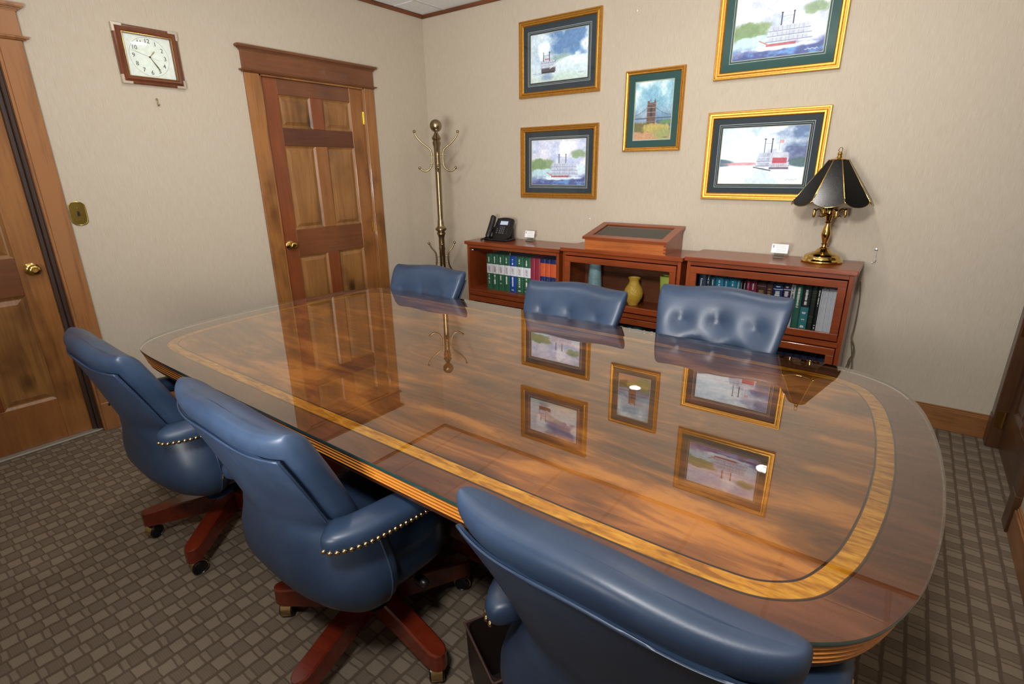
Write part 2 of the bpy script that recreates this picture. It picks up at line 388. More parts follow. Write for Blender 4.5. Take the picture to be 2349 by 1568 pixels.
def six_panel(root, a, b, zt, x, side, latch, pal):
    """door slab in plane x; a<b along y; faces +x if side=1 else -x"""
    t = .035; s = side
    def pc(name, y0, y1, z0, z1, m, d=0.0, bev=.002):
        x0, x1 = sorted((x-s*t, x-s*d)); return link(name, box(B(), x0, x1, y0, y1, z0, z1, bev), DW[m], root)
    w_ = b-a; st = .115; mu = .10
    zs = [0.012, .25, .835, 1.03, 1.608, 1.725, 1.935, zt]
    pc('stile', a, a+st, zs[0], zt, pal[0]); pc('stile', b-st, b, zs[0], zt, pal[1])
    for i, m in ((0, pal[2]), (2, pal[3]), (4, pal[4]), (6, pal[5])): pc('rail', a+st, b-st, zs[i], zs[i+1], m)
    mid = (a+b)/2
    for i in (1, 3, 5):
        pc('mullion', mid-mu/2, mid+mu/2, zs[i], zs[i+1], pal[6+(i//2)])
        for y0, y1 in ((a+st, mid-mu/2), (mid+mu/2, b-st)):
            bm = B(); z0, z1 = zs[i], zs[i+1]
            def ring(ins, dep): return [(x-s*dep, y0+ins, z0+ins), (x-s*dep, y1-ins, z0+ins), (x-s*dep, y1-ins, z1-ins), (x-s*dep, y0+ins, z1-ins)]
            loft(bm, [ring(0, .03), ring(0, .003), ring(.012, .011), ring(.018, .012), ring(.042, .003), ring(.044, .003)])
            link('panel', bm, DW['panel'], root)
def knob(root, x, y, z, s=1, keyhole=True):
    bm = B(); k = [(0.0, 0), (.032, 0), (.033, .004), (.026, .009), (.012, .012), (.011, .028), (.02, .034), (.026, .042), (.0275, .05), (.026, .057), (.02, .062), (.012, .0625), (.010, .060), (0, .060)]
    lathe(bm, [(r, h*s) for r, h in k], (x, y, z), 28, axis='x')
    return link('door_knob', bm, BRASS, root, 40)
def casing(root, y_edges, xw, s, m, hd):
    """y_edges: outer-left, inner-left, inner-right, outer-right on plane xw"""
    def X(a, b): return tuple(sorted((xw+s*a, xw+s*b)))
    o1, i1, i2, o2 = y_edges
    for y0, y1 in ((o1, i1), (i2, o2)):
        bm = B(); box(bm, *X(0, .02), y0, y1, .0, 2.045, .002)
        box(bm, *X(0, .023), y0-.002, y1+.002, 0, .168, .002); link('casing', bm, m[0], root)
    bm = B(); box(bm, *X(0, .021), o1-.004, o2+.004, 2.062, 2.172, .002); link('header_board', bm, m[1], root)
    bm = B(); box(bm, *X(0, .028), o1-.014, o2+.014, 2.046, 2.062, .005); box(bm, *X(0, .036), o1-.026, o2+.026, 2.053, 2.0625, .003); link('header_ledge', bm, m[1], root)
    bm = B()
    for z0, z1, e in ((2.170, 2.181, .012), (2.179, 2.188, .022), (2.186, 2.203, .034)): box(bm, *X(0, .018+e*.8), o1-e, o2+e, z0, z1, .004, seg=2)
    link('header_cap', bm, m[1], root)
# door 1
d = struct(bpy.data.objects.new('door_1', None)); COL.objects.link(d)
six_panel(d, D1a+.012, D1b-.012, 2.034, -.004, 1, 'l', ['red_v', 'honey', 'pine_h', 'brown_h', 'umber_h', 'brown_h', 'red_v', 'honey', 'red_v'])
bm = B()
for y0, y1 in ((D1a, D1a+.011), (D1b-.011, D1b)): box(bm, -.12, .018, y0, y1, 0, DT, .001)
box(bm, -.12, .018, D1a, D1b, DT-.011, DT, .001); link('jamb', bm, DW['pine_v'], d)
casing(d, (-1.643, D1a, D1b, -.605), 0, 1, (DW['pine_v'], DW['brown_h']), 1)
knob(d, -.004, -1.481, .925)
for z in (1.83, 1.0, .25):
    bm = B(); lathe(bm, [(.0, 0), (.006, 0), (.006, .09), (0, .09)], (.004, D1b-.008, z-.045), 10); box(bm, -.003, .001, D1b-.03, D1b-.004, z-.045, z+.045); link('hinge', bm, BRASS, d)
# door 2
d = struct(bpy.data.objects.new('door_2', None)); COL.objects.link(d)
six_panel(d, D2a+.03, D2b-.05, 2.02, -.045, 1, 'r', ['honey', 'pine_v', 'honey', 'brown_h', 'umber_h', 'brown_h', 'red_v', 'red_v', 'red_v'])
bm = B()
box(bm, -.12, .016, D2b-.012, D2b, 0, DT, .001); box(bm, -.12, .016, D2a, D2a+.012, 0, DT, .001); box(bm, -.12, .016, D2a, D2b, DT-.012, DT, .001); link('jamb', bm, OAK, d)
bm = B()
box(bm, -.12, -.012, D2b-.03, D2b-.012, 0, DT, .003); box(bm, -.12, -.03, D2b-.05, D2b-.03, 0, DT, .003); box(bm, -.12, -.012, D2a+.012, D2a+.03, 0, DT, .003); box(bm, -.12, -.012, D2a, D2b, DT-.026, DT-.012, .003); link('door_stop', bm, STOPW, d)
casing(d, (-3.75, D2a, D2b, -2.726), 0, 1, (OAK, OAK), 1)
knob(d, -.045, -2.925, .965)
link('threshold', box(B(), -.1, .0, D2a+.012, D2b-.012, 0, .012, .003), plain('threshold_metal', (150, 142, 130), .5, .3), d)
# door 3, right wall
d = struct(bpy.data.objects.new('door_3', None)); COL.objects.link(d)
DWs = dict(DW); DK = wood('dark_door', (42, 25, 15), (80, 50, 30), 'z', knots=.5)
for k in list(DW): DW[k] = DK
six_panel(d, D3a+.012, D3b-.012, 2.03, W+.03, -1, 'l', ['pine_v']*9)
DW.update(DWs)
bm = B()
for y0, y1 in ((D3a, D3a+.011), (D3b-.011, D3b)): box(bm, W-.018, W+.12, y0, y1, 0, DT, .001)
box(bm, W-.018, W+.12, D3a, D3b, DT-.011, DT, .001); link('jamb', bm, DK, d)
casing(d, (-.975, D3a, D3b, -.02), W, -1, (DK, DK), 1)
for z in (.62, 1.5, .12): 
    bm = B(); lathe(bm, [(.0, 0), (.006, 0), (.006, .09), (0, .09)], (W+.022, D3b-.012, z), 10); box(bm, W-.012, W+.026, D3b-.0135, D3b-.0105, z, z+.09); link('hinge', bm, BRASS, d)

# ------------------------------------------------------------------ recessed lights
for i, (x, y) in enumerate(cans):
    lab = ['round recessed ceiling light above the middle of the table, left half', 'round recessed ceiling light near the gold framed pictures', 'round recessed ceiling light in front of the left door', 'round recessed ceiling light near the camera end of the room'][i]
    c = thing('recessed_light', lab, 'light', (x, y, ZC-.0035), 0, 'recessed ceiling lights')
    bm = B(); lathe(bm, [(.068, .0), (.09, -.002), (.092, .0), (.09, .006), (.068, .006), (.068, 0)], n=32, cap=False); link('trim_ring', bm, WHITE, c, 30)
    bm = B(); lathe(bm, [(0, -.0015), (.068, -.0005), (.068, .003), (0, .003)], n=32); link('lens', bm, emis('lamp_lens%d' % i, (1, .95, .88), (190, 170, 90)[i]), c)

# ------------------------------------------------------------------ table
TX, TY, TT = 2.34, -2.21, .7541
Q = [(0, .71), (.5, .709), (.9, .706), (1.08, .70), (1.19, .684), (1.275, .638), (1.335, .570), (1.38, .46), (1.405, .345), (1.424, .18), (1.431, 0)]
q = catmull([Vector((x, y, 0)) for x, y in Q], 5)
q = [Vector((p.x, p.y, 0)) for p in q]
OUT = q[::-1] + [Vector((-p.x, p.y, 0)) for p in q[1:]] + [Vector((-p.x, -p.y, 0)) for p in q[-2::-1]] + [Vector((p.x, -p.y, 0)) for p in q[1:-1]]
def inset(P, d, passes=0):
    n = len(P); o = []
    for i in range(n):
        t = (P[(i+1) % n]-P[i-1]).normalized(); nn = Vector((-t.y, t.x, 0)); o.append(P[i]+nn*d)
    return o
def at(P, z): return [(p.x, p.y, z) for p in P]
def clip_x(bm, x0, x1):
    for x, s in ((x0, 1), (x1, -1)):
        if x is None: continue
        r = bmesh.ops.bisect_plane(bm, geom=bm.verts[:]+bm.edges[:]+bm.faces[:], plane_co=(x, 0, 0), plane_no=(-s, 0, 0), clear_outer=True)
        e = [g for g in r['geom_cut'] if isinstance(g, bmesh.types.BMEdge)]
        if e: bmesh.ops.holes_fill(bm, edges=e)
    return bm
def ring_parts(nm, bm, m, split):
    if not split: link(nm, bm, m, tb); return
    b2 = bm.copy()
    for q_, sg in ((bm, 1), (b2, -1)):
        bmesh.ops.delete(q_, geom=[v for v in q_.verts if v.co.y*sg < 0], context='VERTS'); link(nm, q_, m, tb)
tb = thing('conference_table', 'large mahogany conference table with rounded ends, yellow inlay band and glass top', 'table', (TX, TY, 0))
SE = [-.30, .29]
for k, (a, b) in enumerate(((None, SE[0]), (SE[0], SE[1]), (SE[1], None))):
    def sec(rings):
        bm = B(); loft(bm, rings)
        aa = None if a is None else a+.0004; bb = None if b is None else b-.0004
        return clip_x(bm, aa, bb)
    nm = 'table_leaf' if k == 1 else 'table_end'
    bm = sec([at(inset(OUT, .004), .7395), at(inset(OUT, .002), .741), at(inset(OUT, .004), .7425)])
    link(nm, bm, VBD, tb)
    link('edge_core', sec([at(inset(OUT, .026), .685), at(inset(OUT, .013), .7396)]), plain('edge_core', (26, 14, 8), .5), tb)
    fld = sec([at(inset(OUT, .135), .7420), at(inset(OUT, .135), .7431)]); link('veneer_field', fld, VF, tb)
    for j in range(4):  # reeded edge
        zc_ = .7335-.0128*j; off = .003+.0035*j; rings = []
        for i in range(7):
            an = -PI/2+PI*i/6; rings.append(at(inset(OUT, off+.013-.0115*math.cos(an)), zc_+.0042*math.sin(an)))
        link('edge_reed', sec(rings), REED, tb, 40)
    link('apron', sec([at(inset(OUT, .03), .672), at(inset(OUT, .024), .676), at(inset(OUT, .024), .692), at(inset(OUT, .03), .70)]), DARKW, tb)
    bm = B(); rings = [at(inset(OUT, .095), .7420), at(inset(OUT, .095), .7434), at(inset(OUT, .131), .7434), at(inset(OUT, .131), .7420)]
    loft(bm, rings, cap=False); ring_parts('inlay_band', clip_x(bm, a, b), VIN, k == 1)
    for ins in (.0915, .1345):
        bm = B(); loft(bm, [at(inset(OUT, ins-.0016), .7420), at(inset(OUT, ins-.0016), .7436), at(inset(OUT, ins+.0016), .7436), at(inset(OUT, ins+.0016), .7420)], cap=False)
        ring_parts('stringing', clip_x(bm, a, b), plain('dark_string', (40, 24, 14), .4), k == 1)
gt = B(); loft(gt, [at(inset(OUT, .0), .7445), at(inset(OUT, -.001), .749), at(inset(OUT, 0), .7535)], cap=False)
link('glass_edge', gt, EDGEG, tb, 60)
gt = B(); f = gt.faces.new([gt.verts.new(p) for p in at(inset(OUT, 0.0), TT)]); f.normal_update(); (f.normal_flip() if f.normal.z < 0 else None); link('glass_top', gt, TABLEGLASS, tb)
for sx in (-.47, .47):
    bm = B(); rings = []
    for z, k in ((.17, .30), (.19, .335), (.215, .345), (.26, .33), (.33, .29), (.42, .27), (.52, .275), (.60, .30), (.672, .33)):
        hx, hy = k, k; c_ = .05; rings.append([(sx+x, y, z) for x, y in ((hx, -hy+c_), (hx, hy-c_), (hx-c_, hy), (-hx+c_, hy), (-hx, hy-c_), (-hx, -hy+c_), (-hx+c_, -hy), (hx-c_, -hy))])
    loft(bm, rings); link('pedestal', bm, MAHOG_P, tb, 50)
    bm = B(); box(bm, sx-.2, sx+.2, -.2, .2, 0, .172, .01); link('pedestal_foot', bm, MAHOG_P, tb)

# ------------------------------------------------------------------ chairs
def make_chair(label, dimple=.010):
    ch = thing('conference_chair', label, 'chair', (0, 0, 0), 0, 'blue leather conference chairs around the table')
    Wt = [(.50, .210), (.60, .217), (.70, .234), (.80, .252), (.88, .265), (.96, .271)]
    Yt = [(.50, -.272), (.60, -.288), (.70, -.318), (.80, -.350), (.90, -.384), (.96, -.404)]
    Dt = [(.5, .09), (.65, .07), (.95, .024)]
    T = .102
    us = [math.sin(-PI/2+PI*i/44) for i in range(45)]
    btn = [(-.150, .82), (0, .82), (.150, .82), (-.076, .72), (.076, .72)]
    ZT = .950; R = .044
    def crown(u): return .0065*math.cos(PI*u/.74)
    levels = []
    zl = list(np.linspace(.50, ZT-R, 34)); 
    for z in zl: levels.append((z, 1.0, 0.0))
    for i in range(1, 10):
        a = PI/2*i/9; levels.append((ZT-R+R*math.sin(a), math.cos(a)**.75 if i < 9 else .02, (1-math.cos(a))*.012))
    rings = []
    for z, k, dw in levels:
        Wz, Yb, D = interp(z, Wt)-dw, interp(z, Yt), interp(z, Dt); ring = []
        tk = T*max(k, .02); yc = Yb+T/2-.006*(1-k)
        def pt(u, side):
            e = (max(0, 1-abs(u)**5))**(1/3.2)
            x = Wz*u; y = yc+D*u*u+side*tk/2*e
            zz = z+crown(u)*min(1, max(0, (z-.76)/.15))
            if side > 0:
                dd = 0
                for bx, bz in btn:
                    r2 = ((x-bx)**2+(z-bz)**2); dd = max(dd, dimple*math.exp(-r2/(2*(.016+dimple*.6)**2)), (dimple+.009)*math.exp(-r2/(2*.007**2)))
                puff = .012*(1-u**2)*math.sin(min(1, max(0, (z-.5)/.42))*PI)
                y += (puff-dd)*k
            return (x, y, zz)
        ring = [pt(u, 1) for u in us]+[pt(u, -1) for u in us[::-1][1:-1]]
        rings.append(ring)
    link('back_cushion', loft(B(), rings), LEATHER, ch, 60)
    for bx, bz in btn:
        D = interp(bz, Dt); y = interp(bz, Yt)+T+D*(bx/.27)**2-.007-dimple*.9
        bm = B(); ball(bm, (bx, y, bz), .0085, 12, sc=(1, .6, 1)); link('button', bm, LEATHER, ch, 60)
    # outer shell : back panel flowing into the tub
    Wo = [(.315, .15), (.335, .215), (.37, .262), (.42, .288), (.46, .292), (.51, .280), (.56, .256), (.60, .236), (.65, .229), (.72, .236), (.80, .249), (.88, .261), (.92, .265)]
    Yo = [(.315, -.12), (.335, -.19), (.37, -.25), (.42, -.292), (.46, -.306), (.51, -.306), (.56, -.300), (.62, -.303), (.70, -.325), (.80, -.357), (.90, -.391), (.93, -.401)]
    n = 36; rings = []; edgeL, edgeR, top = [], [], []
    zl = [.315, .322, .335, .35, .37, .39, .42, .45, .48, .51, .54, .57, .59, .605, .62, .635, .65, .67, .70, .74, .79, .84, .872, .886, .892]
    for z in zl:
        Wz, Yb = interp(z, Wo), interp(z, Yo); D = interp(z, Dt)
        s = min(1, max(0, (.665-z)/.07)); s = s*s*(3-2*s)
        th = .008+.068*s
        yend = -.13
        outer, inner = [], []
        for i in range(n+1):
            u = -1+2*i/n
            xu = Wz*.955*u; yu = Yb+D*(u*.95)**2+.006*abs(u)**6
            ph = u*PI/2
            xl = Wz*math.copysign(abs(math.sin(ph))**.78, u); yl = yend+(Yb-yend)*max(0, math.cos(ph))**.72
            outer.append(Vector((xu*(1-s)+xl*s, yu*(1-s)+yl*s, z+crown(u)*min(1, max(0, (z-.76)/.1)))))
        for i, p in enumerate(outer):
            a = outer[max(0, i-1)]; b = outer[min(n, i+1)]; t_ = (b-a); t_.z = 0; t_.normalize(); nn = Vector((-t_.y, t_.x, 0))
            inner.append(p+nn*th)
        def capn(o, i_, sgn):
            c = (o+i_)/2; r = (o-i_).length/2; ax = (o-i_).normalized(); fw = Vector((-ax.y, ax.x, 0))*sgn
            return [c+ax*r*math.cos(PI*k/6)+fw*r*math.sin(PI*k/6) for k in range(1, 6)]
        ring = outer+capn(outer[-1], inner[-1], 1)+inner[::-1]+capn(inner[0], outer[0], 1)
        rings.append(ring)
        edgeL.append(outer[0]); edgeR.append(outer[-1]); top = outer
    link('outer_shell', loft(B(), rings), LEATHER, ch, 60)
    bm = B(); tube(bm, [p+Vector((0, -.002, 0)) for p in edgeL[:12]][0:12], .003, 6); tube(bm, edgeR[0:12], .003, 6)
    tube(bm, edgeL[17:]+top[1:-1]+edgeR[17:][::-1], .003, 6)
    link('piping', bm, LEATHER, ch, 60)
    # seat
    rings = []
    for z, k in ((.335, .90), (.34, .96), (.355, .985), (.38, 1), (.42, 1.0), (.445, .99), (.462, .965), (.474, .92), (.481, .84), (.485, .7), (.488, .4), (.489, .05)):
        ring = []; yb_ = max(-.25, interp(z, Yo)+.045); yc_, hy_ = (yb_+.175)/2, (.175-yb_)/2; hx_ = min(.245, interp(z, Wo)-.012)
        for i in range(48):
            a = 2*PI*i/48; c_, s_ = math.cos(a), math.sin(a); e = 2/3.6
            ring.append((hx_*k*math.copysign(abs(c_)**e, c_), yc_+hy_*k*math.copysign(abs(s_)**e, s_), z))
        rings.append(ring)
    link('seat', loft(B(), rings), LEATHER, ch, 60)
    # arms with nailheads
    nail = B(); lathe(nail, [(0.0068, 0), (.0062, .0025), (.004, .0045), (0, .005)], n=8); nme = bpy.data.meshes.new('nail'); nail.to_mesh(nme); nail.free(); smooth(nme, 60); nme.materials.append(CASTB)
    for sx in (-1, 1):
        kx = sx if sx > 0 else -.93
        path = catmull([(.226*kx, -.262, .640), (.25*kx, -.24, .642), (.270*kx, -.19, .642), (.277*kx, -.10, .638), (.278*kx, .0, .630), (.276*kx, .05, .620)], 7)
        rings = []; N = len(path); outp = []
        for i, p in enumerate(path):
            a, b = path[max(0, i-1)], path[min(N-1, i+1)]; t_ = (b-a).normalized(); sd = Vector((t_.y, -t_.x, 0)).normalized()
            up = sd.cross(t_).normalized(); 
            if up.z < 0: up = -up
            f_ = min(1, i/7); g_ = min(1, (N-1-i)/6); k = (1-(1-f_)**2.2)**.5 if f_ < 1 else 1; k2 = (1-(1-g_)**2)**.5 if g_ < 1 else 1
            wv = .046*max(.12, k)*max(.12, k2); hh = .030*max(.25, k)*max(.25, k2); ring = []
            for j in range(20):
                an = 2*PI*j/20; c_, s_ = math.cos(an), math.sin(an); e = 2/2.8
                ring.append(p+sd*(wv*math.copysign(abs(c_)**e, c_))+up*(hh*math.copysign(abs(s_)**e, s_)))
            rings.append(ring)
            o_ = sd if sd.x*sx > 0 else -sd
            outp.append((p+o_*wv*.97-up*hh*.55, o_))
        arm = link('arm_pad', loft(B(), rings), LEATHER, ch, 60)
        acc = 0; last = None
        for i in range(3, N-2):
            p, o_ = outp[i]; q_, o2 = outp[i+1]; L = (q_-p).length; 
            while acc < L:
                pos = p.lerp(q_, acc/L); no = bpy.data.objects.new('nailhead', nme); COL.objects.link(no); no.parent = arm
                no.matrix_local = Matrix.Translation(pos) @ o_.to_track_quat('Z', 'Y').to_matrix().to_4x4(); acc += .0165
            acc -= L
    # mechanism
    bm = B(); box(bm, -.09, .09, -.12, .09, .30, .336, .008); lathe(bm, [(0, .15), (.028, .15), (.028, .30), (0, .30)], n=20); lathe(bm, [(0, .06), (.036, .06), (.04, .10), (.036, .17), (0, .17)], n=20); link('gas_column', bm, BLACK, ch, 40)
    bm = B(); tube(bm, [(.05, 0.02, .315), (.12, .03, .31), (.185, .035, .285)], .006, 8); ball(bm, (.2, .036, .278), .02, 14, sc=(1.5, .9, .8)); link('lever', bm, BLACK, ch, 50)
    # star base
    for k in range(5):
        a = math.radians(72*k)+PI/2
        bm = B(); rings = []
        for r, w2, z0, z1 in ((.02, .03, .085, .162), (.10, .030, .082, .158), (.20, .029, .074, .146), (.29, .029, .066, .130), (.32, .027, .064, .125), (.337, .019, .0635, .122), (.345, .006, .0635, .120)):
            e = .005 if w2 > .01 else .001
            rings.append([(r, -w2, z0), (r, w2, z0), (r, w2, z1-e), (r, w2-e, z1), (r, -w2+e, z1), (r, -w2, z1-e)])
        loft(bm, rings); bm.transform(Matrix.Rotation(a, 4, 'Z')); leg = link('base_leg', bm, MAHOG, ch, 30); leg['k'] = k
        cx, cy = .312*math.cos(a), .312*math.sin(a); ca = a+[.9, 2.4, -.6, 1.6, -1.4][k]
        mt = Matrix.Translation((cx, cy, 0)) @ Matrix.Rotation(ca, 4, 'Z')
        bm = B(); t_ = B(); rings = []
        for i in range(13):
            an = math.radians(-35+250*i/12); rings.append([(.0295*math.cos(an)+.004, -.0165, .0295+.0285*math.sin(an)), (.0295*math.cos(an)+.004, .0165, .0295+.0285*math.sin(an))])
        rings2 = [[(x*.0+.004, y, .0295) if False else ((x-.004)*.86+.004, y, (z-.0295)*.86+.0295) for x, y, z in r] for r in rings]
        loft(t_, [[r[0], r[1], s_[1], s_[0]] for r, s_ in zip(rings, rings2)]); lathe(t_, [(0, .05), (.008, .05), (.008, .07), (0, .07)], n=10)
        merge(bm, t_, mt); link('caster_hood', bm, CASTB, leg, 35)
        for sgn in (-1, 1):
            bm = B(); lathe(bm, [(0, .002*sgn), (.0255, .002*sgn), (.0268, .006*sgn), (.0265, .020*sgn), (.023, .0225*sgn), (.021, .0205*sgn), (0, .022*sgn)], (.004, 0, .0272), 24, axis='y'); bm.transform(mt); link('caster_wheel', bm, RUBBER, leg, 35)
    return ch
def place(root, hub, rz, starrot, dz=0):
    root.location = (hub[0], hub[1], 0); root.rotation_euler = (0, 0, rz)
    for c in root.children:
        b = c.name.split('.')[0]
        if b == 'base_leg': c.rotation_euler = (0, 0, starrot-rz)
        elif b not in ('gas_column',): c.location.z = dz
c0 = make_chair('blue leather chair at middle of the near side, its nailhead-trimmed arm in full view')
LAB = ['blue leather chair nearest the left door, leftmost on the near side of the table',
       'blue leather chair filling the bottom foreground, seen close from behind',
       'blue buttoned chair across the table, in front of the brass coat rack',
       'blue buttoned chair across the table, below the yellow vase',
       'blue deep-buttoned chair across the table, shiniest, in front of the right bookcase']
DEG = PI/180
HUBS = [((1.485, -2.785), -2*DEG, (234.8-90)*DEG, -.04), ((3.335, -2.735), -1*DEG, 12*DEG, -.02),
        ((1.387, -1.76), 183*DEG, 10*DEG, -.058), ((2.362, -1.74), 182*DEG, 50*DEG, -.053), ((3.035, -1.68), 181*DEG, 80*DEG, -.005)]
cs = [copy_tree(c0, (0, 0, 0), 0, l) for l in LAB]
deep = make_chair('deep', .022)
for nm in ('back_cushion', 'button'):
    A = [c for c in cs[4].children if c.name.startswith(nm)]; Bq = [c for c in deep.children if c.name.startswith(nm)]
    for a, b in zip(A, Bq): a.data = b.data
for o in [g for c in deep.children for g in c.children]+list(deep.children)+[deep]: bpy.data.objects.remove(o)
place(c0, (2.405, -2.79), -2*DEG, (282.2-90)*DEG, -.02)
for c, (h, r, s_, dz) in zip(cs, HUBS): place(c, h, r, s_, dz)

wb = thing('storage_bin', 'small dark brown open bin on the carpet, half hidden by the foreground chair', 'bin', (2.945, -2.755, 0), -28*DEG)
LB = plain('dark_leather', (38, 26, 22), .45); bm = B(); rings = []
for ins, z in ((.03, 0), (.012, .03), (.0, .12), (-.004, .25), (.004, .25), (.012, .03), (.07, .028)):
    h_ = .10-ins; rings.append([(h_*math.copysign(abs(math.cos(2*PI*i/32+PI/32))**.25, math.cos(2*PI*i/32+PI/32)), h_*math.copysign(abs(math.sin(2*PI*i/32+PI/32))**.25, math.sin(2*PI*i/32+PI/32)), z) for i in range(32)])
link('bin_body', loft(bm, rings), LB, wb, 40)
bm = B(); tube(bm, [(x*.1, y*.1, .25) for x, y in ((-1, -1), (1, -1), (1, 1), (-1, 1))], .004, 6, closed=True); link('bin_rim', bm, plain('rim_leather', (84, 62, 54), .4), wb)

# ------------------------------------------------------------------ bookcases
def bookcase(label, x0, x1, zt, shelf, door, yb=-.03, dep=.32):
    r = thing('barrister_bookcase', label, 'bookcase', (x0, yb, 0)); w = x1-x0; yf = -dep
    bw = .022
    link('top', box(B(), -.0, w, yf-.018, 0, zt-.026, zt, .003), CHERRY_H, r)
    for xa in (.014, w-.014-bw): link('side_panel', box(B(), xa, xa+bw, yf+.002, 0, 0, zt-.026, .001), CHERRY_V, r)
    link('back_panel', box(B(), .03, w-.03, -.012, -.004, .05, zt-.03), CHERRY_IN, r)
    ia, ib = .014+bw, w-.014-bw
    link('top_rail', box(B(), ia, ib, yf, yf+.02, zt-.052, zt-.026, .001), CHERRY_H, r)
    link('shelf', box(B(), ia, ib, yf+.004, -.012, shelf-.02, shelf, .001), CHERRY_H, r)
    link('shelf_rail', box(B(), ia-.006, ib+.006, yf-.004, yf+.02, shelf-.052, shelf-.022, .003), CHERRY_H, r)
    link('shelf', box(B(), ia, ib, yf+.004, -.012, .10, .12, .001), CHERRY_H, r)
    link('plinth', box(B(), 0, w, yf-.01, 0, 0, .10, .003), CHERRY_H, r)
    def dr(z0, z1, nm):
        d_ = link(nm, frame_bm(ia+.003, ib-.003, z0, z1, .04, yf-.014, yf+.006), [CHERRY_H, CHERRY_V], r)
        link('glass_pane', box(B(), ia+.035, ib-.035, yf-.006, yf-.003, z0+.035, z1-.035), DOORGLASS, d_)
    dr(.125, shelf-.056, 'glazed_door')
    if door: dr(shelf-.012, zt-.058, 'glazed_door')
    else:
        bm = B(); box(bm, ia, ia+.004, yf+.03, -.03, zt-.085, zt-.07); lathe(bm, [(0, 0), (.006, 0), (.006, .012), (0, .012)], (ia+.002, yf+.045, zt-.078), 10, axis='x'); link('door_slide', bm, STEEL, r)
    return r
def frame_bm(x0, x1, z0, z1, w, ya, yb):
    bm = B()
    box(bm, x0, x1, ya, yb, z1-w, z1, .002, 0); box(bm, x0, x1, ya, yb, z0, z0+w, .002, 0)
    box(bm, x0, x0+w, ya, yb, z0+w, z1-w, .002, 1); box(bm, x1-w, x1, ya, yb, z0+w, z1-w, .002, 1); return bm
bookcase('cherry barrister bookcase under the telephone, its upper door open', .70, 1.612, .883, .49, False)
bookcase('cherry barrister bookcase in the middle, with vases behind its upper glass', 1.618, 2.512, .900, .508, True)
bookcase('cherry barrister bookcase at the right, under the brass lamp', 2.530, 3.440, .915, .535, True, dep=.345)

def fleck(bm, x, y, z0, z1, w, n, horiz=False):
    """rows of small upright strokes standing for lettering too fine to read"""
    k = max(3, int((z1-z0)/(.0055)))
    for i in range(k):
        if random.random() < .16: continue
        zz = z0+(z1-z0)*(i+.5)/k; h = .0016+.001*random.random(); ww = w*(.6+.4*random.random())
        box(bm, x-ww/2, x+ww/2, y-.0009, y-.0002, zz-h, zz+h)
TXTW = plain('spine_letters', (232, 232, 226), .6); TXTG = plain('gilt_letters', (190, 160, 90), .4, .5); TXTD = plain('dark_letters', (40, 40, 44), .6); PAGE = plain('page_edges', (150, 150, 156), .8)
def book(x0, x1, z0, h, yf, dep, col, label, group, bands=(), letters=None, cat='book', rough=.45, tilt=0, name='book', word=None):
    w = x1-x0-.0008; r = thing(name, label, cat, ((x0+x1)/2, yf+dep/2, z0), 0, group); r.rotation_euler = (0, tilt, 0)
    m = plain('cloth_%d_%d_%d' % col, col, rough); y0, y1 = -dep/2, dep/2; t = .003
    bm = B(); box(bm, -w/2, -w/2+t, y0+.003, y1, 0, h, .0008); box(bm, w/2-t, w/2, y0+.003, y1, 0, h, .0008)
    rings = []
    for i in range(7):
        a = PI*i/6; rings.append([(-w/2*math.cos(a), y0+.004-.005*math.sin(a), 0), (-w/2*math.cos(a), y0+.004-.005*math.sin(a), h), (-(w/2-t*.8)*math.cos(a), y0+.007-.004*math.sin(a), h), (-(w/2-t*.8)*math.cos(a), y0+.007-.004*math.sin(a), 0)])
    loft(bm, rings); link('cover', bm, m, r, 50)
    link('pages', box(B(), -w/2+t, w/2-t, y0+.006, y1-.004, .003, h-.005), PAGE, r)
    for k, (a, b, c) in enumerate(bands):
        bm = B(); rr = []
        for i in range(7):
            an = PI*i/6; rr.append([(-(w/2+.0003)*math.cos(an), y0+.0035-.0055*math.sin(an), a*h), (-(w/2+.0003)*math.cos(an), y0+.0035-.0055*math.sin(an), b*h)])
        loft(bm, rr, closed=False); link('spine_label', bm, plain('lab_%d_%d_%d' % c, c, .6), r, 60)
    if letters:
        for (za, zb, wf, mm) in letters:
            bm = B(); fleck(bm, 0, y0-.0022, za*h, zb*h, w*wf, 3); link('lettering', bm, mm, r)
    if word:
        for (s_, zc_, size, mm, dx, sh) in word:
            mt = Matrix.Translation((dx*w, y0-.0024, zc_*h)) @ Matrix.Rotation(PI/2, 4, 'Y') @ Matrix.Rotation(PI/2, 4, 'X')
            mt = Matrix.Translation((dx*w, y0-.0024, zc_*h)) @ Matrix.Rotation(PI/2, 4, 'X') @ Matrix.Rotation(-PI/2, 4, 'Z')
            link('title', text_bm(s_, size, mt, .0003, shear=sh), mm, r)
    return r
gA = 'law books on the open upper shelf of the left bookcase'
xs = [.857, .912, .975, 1.035, 1.093, 1.159, 1.226, 1.296]; yrs = ['2007', '2008', '2009', '2010', '2011', '2012', '2013']
ordn = ['leftmost', 'second', 'third', 'fourth', None, 'sixth', 'seventh']
for i in range(7):
    blue = i == 4; col = (20, 66, 150) if blue else (38, 92, 66)
    lab = 'blue law volume with a white spine band, among the green ones' if blue else ('green law volume with white spine band, %s from the left on the open shelf' % ordn[i])
    book(xs[i], xs[i+1], .49, .288, -.275, .22, col, lab, gA, [(.46, .73, (216, 216, 222))], [(.16, .43, .26, TXTW), (.77, .95, .2, TXTW)]+([(.05, .075, .45, TXTW)] if i > 3 else []), word=[(yrs[i], .6, .024, TXTD, 0, .3)])
